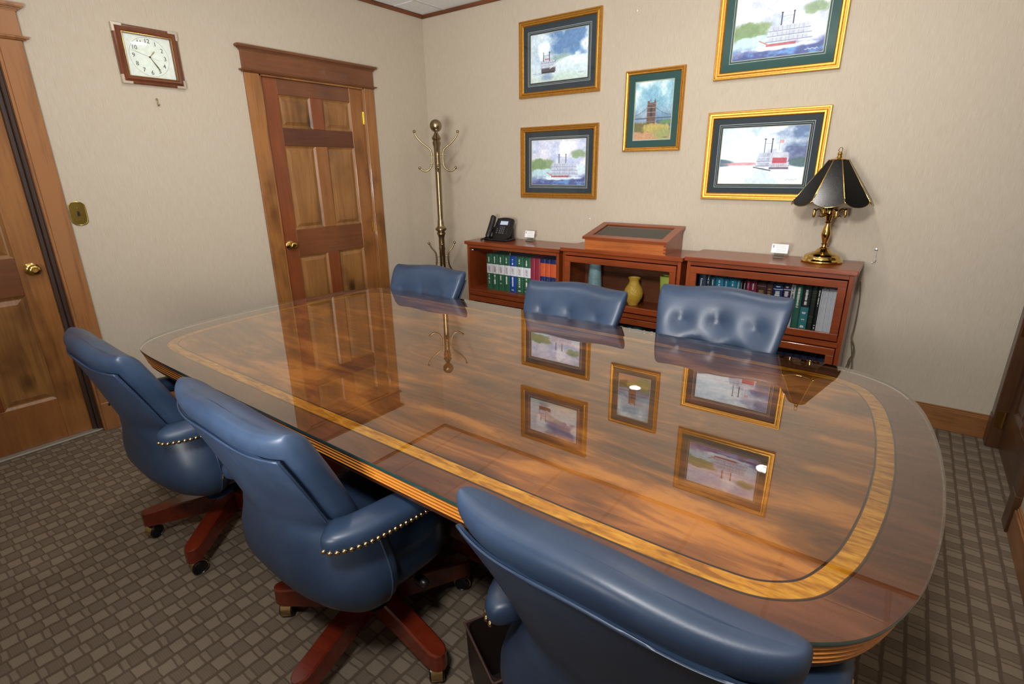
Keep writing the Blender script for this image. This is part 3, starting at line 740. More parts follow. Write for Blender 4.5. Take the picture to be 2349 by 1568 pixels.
for i, (a, b) in enumerate(((1.297, 1.337), (1.338, 1.385))):
    book(a, b, .49, .29, -.275, .22, (140, 40, 62), 'crimson unlabelled law volume, %s of the pair beside the green row' % ('left' if i == 0 else 'right'), gA)
for i, (a, b) in enumerate(((1.386, 1.434), (1.435, 1.477), (1.478, 1.535))):
    book(a, b, .49, .292, -.275, .22, (26, 40, 92), 'navy volume with large orange spine label, %s of three on the open shelf' % ('left', 'middle', 'right')[i], gA, [(.55, .9, (196, 84, 40))], [(.1, .5, .1, TXTG)])
bm = B(); box(bm, -.004, .004, -.0005, .0005, 0, .02); bm.verts.ensure_lookup_table()
for v_ in bm.verts:
    if v_.co.z > .01: v_.co.x *= .2
tag(link('page_marker', bm, plain('pale_tab', (200, 205, 180), .7)), 'small pale paper marker sticking up from the fourth green law volume', 'marker').location = (1.06, -.22, .776)
gL = 'navy volumes with red labels behind the lower left glass door'
xl = [.757, .854, .912, .971, 1.018, 1.058, 1.11, 1.155, 1.205, 1.26, 1.31, 1.36, 1.42, 1.48, 1.54]
for i in range(len(xl)-1):
    book(xl[i], xl[i+1], .12, .245, -.28, .2, (24, 30, 54), 'navy volume with a red spine label low in the left bookcase, behind glass', gL, [(.74, .9, (150, 50, 44))], [(.75, .88, .5, TXTG)])
# middle bookcase low books
gM = 'mixed books behind the lower middle glass door'
for i, (a, b, c, l) in enumerate([(1.68, 1.75, (30, 40, 60), 'navy'), (1.75, 1.83, (60, 40, 40), 'brown'), (1.83, 1.90, (30, 60, 60), 'dark green'), (1.90, 1.98, (40, 40, 60), 'slate'), (1.98, 2.05, (70, 30, 40), 'maroon'), (2.05, 2.125, (26, 32, 40), 'charcoal'), (2.127, 2.175, (30, 96, 124), 'teal blue'), (2.176, 2.236, (104, 164, 180), 'pale blue'), (2.237, 2.283, (24, 34, 36), 'black lettered'), (2.284, 2.344, (28, 34, 28), 'black, yellow-labelled'), (2.345, 2.44, (34, 38, 50), 'dark grey')]):
    book(a, b, .12, .258, -.275, .2, c, '%s book low in the middle bookcase behind glass' % l, gM, [(.86, .9, (190, 190, 60))] if 'yellow' in l else [], [(.6, .95, .3, TXTW)])
# right bookcase upper books
gR = 'books behind the upper glass of the right bookcase'
RB = [(2.602, 2.647, (26, 40, 66), 'dark navy book titled Kentucky, leftmost in the right bookcase', .262), (2.648, 2.673, (34, 44, 56), 'thin slate book right of the Kentucky one', .262), (2.674, 2.703, (22, 76, 94), 'dark teal book, fourth kind from the left behind the right glass', .25),
 (2.704, 2.752, (20, 118, 152), 'bright teal book, left of two wide ones in the right bookcase', .252), (2.754, 2.785, (18, 108, 146), 'thin bright teal book between the two wide teal ones', .25), (2.786, 2.829, (22, 124, 158), 'bright teal book, right of two wide ones in the right bookcase', .252),
 (2.831, 2.849, (70, 140, 168), 'narrow light blue book beside the teal run', .25), (2.851, 2.865, (30, 28, 36), 'very thin black book beside the light blue one', .25), (2.868, 2.886, (52, 26, 30), 'thin dark brown book left of the rose ones', .25), (2.887, 2.905, (150, 50, 84), 'thin rose book with white lettering', .252),
 (2.906, 2.943, (122, 30, 58), 'maroon book beside the thin rose one', .253), (2.946, 2.996, (66, 38, 34), 'brown volume with a large gilt title and rule', .252), (2.998, 3.032, (74, 46, 40), 'brown volume with five lines of gilt lettering', .25), (3.035, 3.085, (18, 46, 104), 'royal blue volume with a white rule across its spine', .252),
 (3.088, 3.127, (58, 32, 72), 'purple book right of the royal blue one', .256), (3.128, 3.152, (196, 200, 200), 'thin white book with grey lettering', .256), (3.154, 3.189, (44, 100, 82), 'green paperback beside the thin white book', .257), (3.190, 3.233, (32, 36, 40), 'charcoal book with a teal lower spine block', .256),
 (3.235, 3.262, (30, 42, 32), 'black-green book with thin gilt rules', .257), (3.263, 3.283, (20, 24, 28), 'black book with white vertical title next to the white booklets', .26)]
for a, b, c, l, h in RB:
    bands = []; let = [(.80, .95, .22, TXTW)]; word = None
    if 'Kentucky' in l and 'titled' in l: let = []; word = [('Kentucky', .78, .018, TXTW, -.12, 0), ('Baldwin', .84, .014, TXTW, .25, 0)][:1]
    if 'large gilt' in l: bands = [(.90, .92, (120, 90, 80))]; let = [(.74, .82, .7, TXTG)]
    if 'five lines' in l: let = [(.6, .88, .7, TXTG)]
    if 'royal' in l: bands = [(.87, .885, (220, 224, 230))]; let = [(.92, .95, .5, TXTW), (.72, .84, .6, TXTW), (.45, .68, .4, TXTW)]
    if 'green paper' in l or 'thin white' in l: let = [(.5, .96, .4, TXTW if 'green' in l else TXTD)]
    if 'teal lower' in l: bands = [(.0, .53, (50, 122, 128))]; let = [(.58, .95, .35, TXTW), (.38, .42, .6, TXTW), (.24, .25, .5, TXTW), (.06, .11, .5, TXTW)]
    if 'gilt rules' in l: bands = [(k, k+.006, (110, 110, 80)) for k in (.2, .32, .34, .72, .8, .86, .9)]; let = None
    if 'vertical title' in l: let = [(.55, .95, .35, TXTW), (.06, .16, .5, TXTW)]
    book(a, b, .535, h, -.295, .22, c, l, gR, bands, let, word=word)
for i in range(11):
    a = 3.285+i*.0069
    tag(link('booklet', box(B(), -.0032, .0032, -.10, .10, 0, .252+.003*random.random(), .0008), plain('booklet_white', (206, 208, 214), .7)), 'white staple-bound booklet, one of the run at the right end of the upper shelf', 'booklet', 'white booklets at the right end').location = (a, -.195+random.uniform(-.004, .004), .535)
gN = 'navy and red volumes low in the right bookcase'
for i, (a, b) in enumerate(((2.60, 2.66), (2.66, 2.72), (2.72, 2.78), (2.78, 2.84), (2.84, 2.90), (2.90, 2.96), (2.96, 3.02), (3.02, 3.08), (3.08, 3.135), (3.136, 3.189), (3.190, 3.229), (3.230, 3.268), (3.269, 3.313), (3.315, 3.361))):
    book(a, b, .12, .262, -.285, .2, (28, 42, 74), 'navy volume with a red spine label low in the right bookcase', gN, [(.74, .92, (160, 54, 46))], [(.77, .88, .5, TXTG)])

# vases
def dimple_mat(name, rgb, sc, rough=.25, dist=.004):
    t = NT(name); vo = t.n('ShaderNodeTexVoronoi'); t.l(t.coords(), vo.inputs['Vector']); vo.inputs['Scale'].default_value = sc
    c = lin(rgb); col = t.ramp(vo.outputs['Distance'], [(.1, c), (.6, tuple(x*.88 for x in c))]); t.set(col, rough, 0, .5, .3); t.bump(vo.outputs['Distance'], .6, dist); return t.m
bm = B(); pr = [(0, .0), (.055, 0)]
for i in range(12):
    z = .004+i*.0215; r = .056-.0158*(i/11)
    pr += [(r+.0025, z), (r+.0035, z+.008), (r+.001, z+.018)]
pr += [(.039, .268), (.036, .268), (.034, .2), (0, .19)]
lathe(bm, pr, n=32); tag(link('ribbed_vase', bm, dimple_mat('blue_glaze', (164, 202, 210), 160), None, 50), 'tall tapered blue ribbed vase in the middle bookcase', 'vase').location = (1.805, -.17, .5085)
bm = B(); lathe(bm, [(0, 0), (.034, 0), (.036, .006), (.052, .03), (.066, .065), (.068, .09), (.058, .122), (.040, .148), (.034, .163), (.034, .178), (.041, .188), (.043, .194), (.038, .195), (.031, .18), (0, .17)], n=36)
tag(link('bottle_vase', bm, dimple_mat('yellow_glaze', (255, 206, 84), 150), None, 50), 'yellow dimpled round-bodied vase in the middle bookcase', 'vase').location = (2.118, -.175, .5085)
bm = B(); rings = []
for z, a, b in ((0, .036, .028), (.01, .038, .03), (.12, .045, .035), (.22, .052, .039), (.23, .053, .04), (.23, .048, .035), (.15, .042, .03), (.12, .001, .001)):
    rings.append([(a*math.copysign(abs(math.cos(2*PI*i/32))**.35, math.cos(2*PI*i/32)), b*math.copysign(abs(math.sin(2*PI*i/32))**.35, math.sin(2*PI*i/32)), z) for i in range(32)])
loft(bm, rings); tag(link('square_vase', bm, dimple_mat('lime_glaze', (196, 216, 96), 190), None, 40), 'square lime green textured vase at the right of the middle bookcase', 'vase').location = (2.362, -.17, .5085)

# ------------------------------------------------------------------ things on the bookcases
# display case
dc = thing('display_case', 'low sloping cherry display case with glass lid on the middle bookcase', 'display case', (1.80, -.335, .900))
w_, d_ = .585, .295
def slope(x0, x1, ya, yb, t0, t1, bm):
    def z(y): return .073+(y)*(.067/d_)
    vs = [(x0, ya, z(ya)+t0), (x1, ya, z(ya)+t0), (x1, yb, z(yb)+t0), (x0, yb, z(yb)+t0)]; up = [(a, b, c+t1-t0) for a, b, c in vs]
    return loft(bm, [vs, up])
bm = B(); loft(bm, [[(0, 0, 0), (w_, 0, 0), (w_, 0, .07), (0, 0, .07)], [(0, .012, 0), (w_, .012, 0), (w_, .012, .072), (0, .012, .072)]]); link('front_board', bm, wood('cherry_pale', (130, 66, 28), (184, 104, 50), 'x', rough=.35, coat=.2), dc)
for x in (0, w_-.012):
    bm = B(); loft(bm, [[(x, .012, 0), (x, d_, 0), (x, d_, .138), (x, .012, .072)], [(x+.012, .012, 0), (x+.012, d_, 0), (x+.012, d_, .138), (x+.012, .012, .072)]]); link('side_board', bm, CHERRY_V, dc)
link('back_board', box(B(), .012, w_-.012, d_-.012, d_, 0, .136), CHERRY_H, dc)
bm = B(); slope(-.012, w_+.012, -.016, .035, 0, .016, bm); slope(-.012, w_+.012, d_-.032, d_+.01, 0, .016, bm); slope(-.012, .04, .035, d_-.032, 0, .016, bm); slope(w_-.04, w_+.012, .035, d_-.032, 0, .016, bm); link('lid_frame', bm, CHERRY_H, dc)
bm = B(); slope(.04, w_-.04, .035, d_-.032, .006, .009, bm); link('lid_glass', bm, GLASS, dc)
link('lining', box(B(), .012, w_-.012, .012, d_-.012, .002, .03), plain('felt_reflection', (96, 102, 92), .9), dc)  # grey-green lining, lightened to stand in for the wall reflected in the lid
for k in range(3): link('finger_joint', box(B(), w_-.014, w_+.0005, -.0006, .004, .008+k*.022, .018+k*.022), CHERRY_V, dc)
# phone
ph = thing('desk_phone', 'black office telephone with grey display on the left bookcase', 'telephone', (.935, -.19, .884), 4*DEG)
def slab(pts, y0, y1, bm): return loft(bm, [[(x, y0, z) for x, z in pts], [(x, y1, z) for x, z in pts]])
tl = Matrix.Rotation(-42*DEG, 4, 'X')
bm = B(); out = catmull([Vector((x, y, 0)) for x, y in ((-.045, -.07), (.10, -.07), (.112, .0), (.112, .085), (.095, .1), (.03, .108), (-.03, .1), (-.045, .085))], 4, True)
t_ = B(); loft(t_, [[(p.x, p.y, z) for p in out] for z in (-.012, .006)]); merge(bm, t_, Matrix.Translation((0, .0, .082)) @ Matrix.Rotation(60*DEG, 4, 'X')); link('phone_body', bm, BLACK, ph, 40)
fm = Matrix.Translation((0, .0, .082)) @ Matrix.Rotation(60*DEG, 4, 'X')
def pf(name, x0, x1, y0, y1, h, m):
    bm = B(); t_ = B(); box(t_, x0, x1, y0, y1, .006, .006+h, .0006); merge(bm, t_, fm); return link(name, bm, m, ph)
pf('display_bezel', -.025, .085, .038, .085, .0012, plain('bezel', (34, 38, 56), .3)); pf('display', -.006, .066, .044, .076, .0022, plain('lcd', (196, 208, 222), .3))
for i in range(4):
    for j in range(3): pf('key', .0+j*.018, .012+j*.018, .02-i*.017, .029-i*.017, .002, plain('key_grey', (96, 98, 102), .5))
for i in range(3): pf('side_key', -.026, -.016, .004-i*.017, .012-i*.017, .002, plain('key_grey', (96, 98, 102), .5)); pf('side_key', .070, .08, .0-i*.017, .008-i*.017, .002, plain('key_dark', (60, 62, 66), .5))
bm = B(); tube(bm, [(-.074, -.07, .026), (-.074, -.055, .05), (-.074, -.03, .09), (-.074, .005, .145), (-.074, .02, .175), (-.074, .028, .183)], lambda t: .023 if .08 < t < .95 else .017, 12, smoothn=4); link('handset', bm, BLACK, ph, 60)
bm = B(); box(bm, -.115, .11, -.07, .07, 0, .018, .005); box(bm, -.11, -.06, -.07, .06, .0, .03, .006); t_ = B(); box(t_, -.11, .1, -.02, .02, 0, .02, .004); merge(bm, t_, Matrix.Translation((0, .04, .07))); box(bm, -.1, .1, .03, .06, 0, .1, .005); link('stand', bm, BLACK, ph)
bm = B(); tube(bm, [(-.09, -.085, .02), (-.13, -.08, .006), (-.165, -.03, .006), (-.15, .03, .006), (-.12, .055, .01)], .004, 8, smoothn=6); link('handset_cord', bm, BLACK, ph, 60)
# card stands
for x, y, z, lab in ((1.175, -.10, .884, 'white business card in a clear stand beside the telephone'), (3.015, -.15, .9155, 'white business card in a clear stand left of the brass lamp')):
    cs_ = thing('card_holder', lab, 'card holder', (x, y, z), 0, 'business card stands on the bookcases')
    bm = B(); box(bm, -.028, .028, -.03, .012, 0, .004, .001); box(bm, -.028, .028, -.03, -.027, .0, .016, .001); box(bm, -.028, .028, -.004, -.001, 0, .04, .001); link('stand', bm, ACRYL, cs_)
    c = B(); t_ = B(); box(t_, -.045, .045, -.0035, .0, 0, .052); merge(c, t_, Matrix.Translation((0, -.012, .03)) @ Matrix.Rotation(-12*DEG, 4, 'X')); link('card', c, WHITE, cs_)
    c = B(); t_ = B(); GR = plain('card_print', (150, 150, 158), .7)
    box(t_, -.038, -.031, -.0042, -.0035, .030, .046)
    for zz in (.041, .03, .018, .009): box(t_, -.02, .036, -.0042, -.0035, zz, zz+.0012)
    merge(c, t_, Matrix.Translation((0, -.012, .03)) @ Matrix.Rotation(-12*DEG, 4, 'X')); link('card_print', c, GR, cs_)
# lamp
lp = thing('table_lamp', 'brass table lamp with black smoked glass petal shade on the right bookcase', 'lamp', (3.24, -.16, .9155))
bm = B(); lathe(bm, [(0, 0), (.102, 0), (.106, .006), (.104, .012), (.094, .020), (.090, .034), (.084, .040), (.060, .050), (.040, .058), (.028, .074), (.0, .076)], n=40); link('lamp_base', bm, BRASS, lp, 30)
bm = B(); lathe(bm, [(0, .07), (.018, .07), (.022, .078), (.013, .085), (.012, .095), (.020, .10), (.012, .106), (.016, .12), (.024, .145), (.025, .16), (.019, .185), (.012, .205), (.011, .215), (.019, .219), (.012, .224), (.016, .235), (.018, .25), (.022, .262), (.016, .268), (.016, .30), (.010, .31), (.006, .33), (.006, .52), (0, .52)], n=24); link('stem', bm, BRASS, lp, 40)
for k in range(4):
    a = k*PI/2+.5; bm = B(); P_ = [(.014, .27), (.03, .262), (.045, .275), (.06, .292), (.075, .282), (.082, .272)]
    tube(bm, [(r*math.cos(a), r*math.sin(a), z) for r, z in P_], .0045, 8, smoothn=5)
    tube(bm, [(r*math.cos(a), r*math.sin(a), z) for r, z in ((.02, .258), (.04, .25), (.055, .255), (.062, .248))], .003, 6, smoothn=4)
    lathe(bm, [(0, -.03), (.006, -.028), (.009, -.01), (.007, .0), (.009, .01), (.006, .018), (0, .02)], (.082*math.cos(a), .082*math.sin(a), .275), 12); link('lamp_arm', bm, BRASS, lp, 50)
SMOKE = None
t = NT('smoked_glass'); n_ = t.noise(t.coords(), 300, 3, .7); t.set(t.ramp(n_, [(.35, lin((4, 5, 4))), (.7, lin((30, 32, 32)))]), .2, 0, .25, 0); SMOKE = t.m
zt_, zb_, rt, rb = .548, .325, .052, .205
for k in range(8):
    a0 = math.radians(-112+45*k+22.5); ca = math.cos(PI/8)
    def P3(s_, z, r):  # s_ lateral, r apothem
        return Vector((r*math.cos(a0)-s_*math.sin(a0), r*math.sin(a0)+s_*math.cos(a0), z))
    pts = []; tn = math.tan(PI/8)
    def rz_(t_): return rt+(rb-rt)*t_, zt_+(zb_-zt_)*t_
    left, right = [], []
    for i in range(7):
        t_ = i/7; r_, z_ = rz_(t_); left.append((-r_*ca*tn*.97, t_)); right.append((r_*ca*tn*.97, t_))
    hw = right[-1][0]*1.10
    arc = [(hw*math.cos(PI*i/12), .90+.16*math.sin(PI*i/12)) for i in range(13)]
    ol = [(s_, t_) for s_, t_ in left[::-1]]+[(s_, t_) for s_, t_ in right]+arc
    ol = [P3(s_, rz_(t_)[1], rz_(t_)[0]*ca) for s_, t_ in ol]
    nrm = (ol[1]-ol[0]).cross(ol[8]-ol[0]).normalized(); ctr = sum(ol, Vector())/len(ol)
    if nrm.dot(Vector((ctr.x, ctr.y, 0))) < 0: nrm = -nrm
    bm = B(); loft(bm, [[p-nrm*.0012 for p in ol], [p+nrm*.0012 for p in ol]]); pn = link('shade_panel', bm, SMOKE, lp)
    bm = B(); tube(bm, ol, .0022, 6, closed=True); link('shade_rim', bm, BRASS, pn, 60)
bm = B(); lathe(bm, [(0, .53), (.05, .545), (.054, .552), (.03, .558), (.014, .562), (.010, .575), (.013, .58), (.009, .590), (.004, .592), (.0, .594)], n=24)
tube(bm, [(.009*math.cos(a), 0, .602+.012*math.sin(a)) for a in [2*PI*i/14 for i in range(14)]], .0018, 6, closed=True); link('finial', bm, BRASS, lp, 40)

# ------------------------------------------------------------------ coat rack
rk = thing('coat_rack', 'antique brass coat rack with curved hooks standing in the corner', 'coat rack', (.508, -.43, 0))
bm = B(); lathe(bm, [(0, .03), (.024, .03), (.024, .80), (.027, .81), (.024, .83), (.024, .90), (.030, .925), (.036, .932), (.036, .945), (.028, .95), (.034, .957), (.046, .968), (.046, .98), (.034, .99), (.028, 1.0), (.026, 1.02), (.026, 1.035), (.022, 1.05), (.022, 1.05)], n=28)
lathe(bm, [(.022, 1.04), (.024, 1.6), (.034, 1.64), (.026, 1.655), (.034, 1.665), (.036, 1.675), (.020, 1.70), (.014, 1.715), (0, 1.717)], n=28); link('pole', bm, ABRASS, rk, 35)
bm = B(); ball(bm, (0, 0, 1.763), .047, 28); link('finial_ball', bm, ABRASS, rk, 60)
for k in range(4):
    a = math.radians(45+90*k)
    for nm, P_ in (('hook', [(.168, 1.722), (.158, 1.69), (.12, 1.645), (.07, 1.605), (.048, 1.58), (.044, 1.54), (.044, 1.49), (.055, 1.455), (.085, 1.43), (.115, 1.43), (.142, 1.452)]), ('lower_hook', [(.105, .86), (.085, .82), (.06, .79), (.05, .76), (.05, .70), (.06, .66), (.09, .61), (.12, .58), (.13, .57)])):
        bm = B(); pts = [(r*math.cos(a), r*math.sin(a), z) for r, z in P_]
        tube(bm, pts, .0068, 10, smoothn=5); ball(bm, pts[0], .0115, 12); ball(bm, pts[-1], .0115, 12)
        for z in ((1.55, 1.485) if nm == 'hook' else (.75, .70)): tube(bm, [(.015*math.cos(a), .015*math.sin(a), z), (.062*math.cos(a), .062*math.sin(a), z)], .0045, 8)
        link('hook', bm, ABRASS, rk, 50)
for k in range(4):
    a = math.radians(45+90*k); bm = B(); tube(bm, [(r*math.cos(a), r*math.sin(a), z) for r, z in ((.02, .16), (.10, .15), (.19, .08), (.26, .018))], .011, 10, smoothn=5); link('foot', bm, ABRASS, rk, 50)

# ------------------------------------------------------------------ pictures
def fbm(Wp, Hp, sx, sy, seed, octs=5):
    rs = np.random.RandomState(seed); out = np.zeros((Hp, Wp)); amp = 1; tot = 0
    for o in range(octs):
        gx_, gy_ = max(2, int(sx*2**o)), max(2, int(sy*2**o)); g = rs.rand(gy_+2, gx_+2)
        yy = np.linspace(0, gy_, Hp)[:, None]; xx = np.linspace(0, gx_, Wp)[None, :]
        yi, xi = yy.astype(int), xx.astype(int); fy, fx = yy-yi, xx-xi; fy = fy*fy*(3-2*fy); fx = fx*fx*(3-2*fx)
        v = g[yi, xi]*(1-fy)*(1-fx)+g[yi+1, xi]*fy*(1-fx)+g[yi, xi+1]*(1-fy)*fx+g[yi+1, xi+1]*fy*fx
        out += amp*v; tot += amp; amp *= .55
    return out/tot
class Cv:
    def __init__(s, W_, H_, base): s.W, s.H = W_, H_; s.a = np.ones((H_, W_, 3))*np.array(base)/255.; s.y, s.x = np.mgrid[0:H_, 0:W_]; s.x = (s.x+.5)/W_; s.y = (s.y+.5)/H_
    def blend(s, m, c): m = np.clip(m, 0, 1)[..., None]; s.a = s.a*(1-m)+np.array(c)/255.*m
    def rect(s, x0, x1, y0, y1, c, al=1): s.blend(((s.x > x0) & (s.x < x1) & (s.y > y0) & (s.y < y1))*al, c)
    def line(s, x0, y0, x1, y1, w_, c, al=1):
        asp = s.W/s.H; px, py = (s.x-x0)*asp, s.y-y0; dx, dy = (x1-x0)*asp, y1-y0; L = dx*dx+dy*dy+1e-9
        t_ = np.clip((px*dx+py*dy)/L, 0, 1); d2 = np.hypot(px-t_*dx, py-t_*dy); s.blend((w_-d2)/w_*2*al, c)
    def blob(s, cx, cy, rx, ry, c, al=1, seed=1, rough=.6):
        n = fbm(s.W, s.H, 9, 7, seed); d2 = ((s.x-cx)/rx)**2+((s.y-cy)/ry)**2; s.blend((1.15-d2-(n-.5)*2*rough)*2.2*al, c)
def steamer(c, bx0, bx1, by0, by1, front=False):
    w_ = bx1-bx0; h = by1-by0
    for k in range(3):
        y0 = by0+h*(.18+.24*k); ex = .03*k*w_; c.rect(bx0+w_*.06-ex, bx1-w_*.06+ex, y0, y0+h*.2, (204, 208, 224), .95); c.rect(bx0+w_*.05-ex, bx1-w_*.05+ex, y0+h*.19, y0+h*.225, (96, 98, 130), .8)
        n = 26 if not front else 12
        for i in range(n): xx = bx0+w_*(.08+.84*i/n); c.rect(xx, xx+w_*.012, y0+h*.03, y0+h*.18, (120, 124, 156), .75)
    c.rect(bx0+w_*.3, bx0+w_*.6, by0+h*.02, by0+h*.18, (206, 208, 222), .95)
def stacks(c, xs_, y0, y1, w_=.012):
    for x in xs_: c.rect(x-w_/2, x+w_/2, y0, y1, (44, 44, 62)); c.rect(x-w_*.9, x+w_*.9, y0-.012, y0+.006, (38, 38, 54))
    c.line(xs_[0], y0+(y1-y0)*.3, xs_[1], y0+(y1-y0)*.3, .004, (70, 70, 90), .6)
def sign(c, x, y, col, s_=.1):
    for k in range(9): c.line(x+s_*k/9, y+.01*math.sin(k*2.1), x+s_*(k+1)/9, y+.01*math.sin((k+1)*2.1)-.004, .004, col, .9)
def paint(kind):
    if kind == 3:
        c = Cv(150, 210, (150, 190, 206)); n = fbm(150, 210, 4, 5, 31); c.blend((n-.45)*4, (226, 238, 240)); c.blend((.45-n)*3, (104, 156, 184)); c.blend((c.y-.35)*2.2*(c.y < .72), (96, 116, 150))
        for y0 in (.0,): pass
        for s_ in (-1, 1):
            for k in range(14):
                t0, t1 = k/14, (k+1)/14; f = lambda t_: .36+.22*(1-(1-t_)**2)
                c.line(.45+s_*t0*.55, f(t0), .45+s_*t1*.55, f(t1), .004, (54, 60, 80)); c.line(.45+s_*t0*.55, f(t0), .45+s_*t0*.55, .62, .0022, (64, 70, 92), .6)
        c.rect(0, 1, .615, .64, (70, 86, 108), .9); c.rect(0, 1, .70, 1, (176, 140, 100)); c.rect(.6, 1, .66, .9, (70, 92, 116), .9); c.blob(.85, .70, .2, .04, (92, 130, 80), 1, 5)
        c.rect(.34, .565, .36, .77, (98, 66, 56)); c.rect(.34, .40, .33, .38, (110, 76, 64)); c.rect(.51, .565, .33, .38, (110, 76, 64)); c.rect(.415, .43, .30, .34, (60, 50, 50)); c.rect(.53, .545, .30, .34, (60, 50, 50))
        c.rect(.42, .485, .45, .60, (52, 42, 48)); c.blob(.4525, .45, .035, .03, (52, 42, 48), 1, 4, .1)
        for y in (.38, .44, .52, .6, .68): c.rect(.34, .565, y, y+.007, (190, 176, 164), .8)
        c.blob(.25, .78, .3, .1, (104, 98, 52), .9, 8, 1.2); c.blob(.62, .80, .35, .09, (180, 160, 84), .9, 9, 1.2); c.blob(.75, .9, .3, .1, (150, 150, 90), .7, 11, 1.2); c.blob(.2, .97, .45, .12, (190, 140, 104), .9, 12, .6); sign(c, .78, .965, (60, 50, 50), .14); return c
    if kind == 1:
        c = Cv(220, 160, (206, 220, 232)); n = fbm(220, 160, 4, 3, 11)
        c.blend((c.x*.9-c.y*1.2+.15+(n-.5)*1.8)*2.2, (92, 132, 180)); c.blend((.2-np.abs(c.y-.36)-np.abs(c.x-.1)*.9+(n-.5)*.5)*3, (150, 172, 200)); n2 = fbm(220, 160, 5, 3, 12); c.blend((n2-.56)*6*(c.y < .55), (240, 244, 248))
        c.blob(.56, .55, .22, .1, (150, 176, 176), .7, 13, .3); c.blob(.8, .62, .4, .1, (224, 234, 238), .8, 14, .5); c.blend((c.y-.66)*4, (214, 224, 226)); c.blob(.5, .98, .7, .14, (196, 212, 206), .6, 15, .6)
        for k in range(18): c.rect(.02+.02*k, .10+.02*k, .80+.008*(k % 5), .81+.008*(k % 5), (110, 140, 178), .35)
        c.rect(.19, .45, .56, .80, (92, 90, 116), .55); steamer(c, .18, .45, .52, .74, True); c.rect(.2, .44, .72, .80, (60, 44, 50), .85); c.rect(.2, .43, .78, .82, (40, 30, 36)); stacks(c, (.235, .34), .40, .58, .014); c.line(.35, .73, .52, .60, .012, (226, 226, 214)); c.rect(.26, .33, .52, .545, (180, 60, 60), .8)
        c.blob(.27, .3, .07, .14, (240, 244, 250), .6, 16, .8); c.blend((.9-((c.x-.3)/.14)**2-((c.y-.9)/.09)**2)*.6, (70, 100, 160)); sign(c, .83, .88, (70, 80, 100), .1); return c
    if kind in (2, 5):
        c = Cv(230, 170, (214, 214, 232)); n = fbm(230, 170, 4, 4, 20+kind); c.blend((n-.5)*3, (240, 232, 242)); c.blend((.5-n)*2.6, (164, 178, 214))
        c.blob(.12, .56, .26, .14, (120, 144, 98), .7, 23, 1.3); c.blob(.33, .48, .12, .09, (134, 156, 112), .6, 24, 1.3); c.blob(.9, .32, .16, .09, (140, 160, 126), .6, 25, 1.4)
        c.blob(.2, .76, .4, .13, (188, 212, 224), .9, 26, .7); c.blob(.85, .64, .25, .12, (210, 224, 234), .85, 27, .8)
        c.blend(((c.y+.12*c.x*0+(fbm(230, 170, 6, 4, 28)-.5)*.16)-.83+.10*c.x)*9, (64, 74, 134)); c.blend((fbm(230, 170, 9, 14, 29)-.5)*4*(c.y > .8), (92, 140, 200))
        c.blob(.62, .2, .1, .2, (246, 242, 250), .7, 30, .8); c.blob(.56, .84, .38, .05, (228, 238, 244), .8, 33, .8); steamer(c, .37, .86, .46, .80); c.rect(.38, .70, .785, .825, (168, 56, 62), .85); c.line(.30, .72, .40, .79, .012, (190, 110, 96)); stacks(c, (.52, .645), .33, .52, .013)
        sign(c, .8, .93, (235, 235, 240) if kind == 5 else (160, 170, 210), .14); return c
    c = Cv(240, 160, (236, 242, 248)); n = fbm(240, 160, 5, 4, 41)
    c.blend((c.x*1.15-c.y*.35-.52+(n-.5)*1.3)*2.6*(c.y < .62), (104, 128, 168)); c.blend((c.x*1.1-.75+(n-.5)*1.1)*2*(c.y < .62)*(c.y > .35), (88, 82, 128)); c.blend((n-.6)*5*(c.x > .5)*(c.y < .5), (206, 222, 236)); c.blend((.6-c.y*1.2-(c.x-.1)*.8+(n-.5)*.5)*1.2, (202, 222, 240))
    c.blend((c.y-.64)*30, (244, 246, 248)); c.blob(.0, .62, .17, .07, (84, 110, 126), .9, 42, .15); c.blob(.28, .64, .25, .03, (214, 150, 160), .7, 43, .3); c.blob(.95, .62, .16, .08, (84, 110, 116), .9, 44, .3)
    c.blend(((c.x-.52+.2*(c.y-.7)) < (c.y-.68)*.9)*((c.x-.52) > -(c.y-.68)*.8)*(c.y > .7)*.35, (170, 200, 214)); c.line(.42, .70, .62, .76, .012, (60, 60, 84)); steamer(c, .44, .82, .38, .73); c.rect(.60, .81, .46, .70, (226, 226, 236), .6); c.rect(.63, .79, .54, .63, (186, 66, 84), .95); c.rect(.60, .82, .70, .735, (70, 60, 90), .8)
    for k in range(9): c.line(.63+.02*k, .64, .63+.02*k, .72, .004, (180, 110, 120), .7)
    stacks(c, (.525, .605), .22, .45, .012); c.rect(.69, .735, .235, .29, (224, 150, 150), .9); c.rect(.688, .693, .23, .42, (90, 90, 110), .8); sign(c, .80, .92, (120, 130, 150), .13); c.line(.66, .66, .66, .60, .002, (60, 60, 60), 0); return c
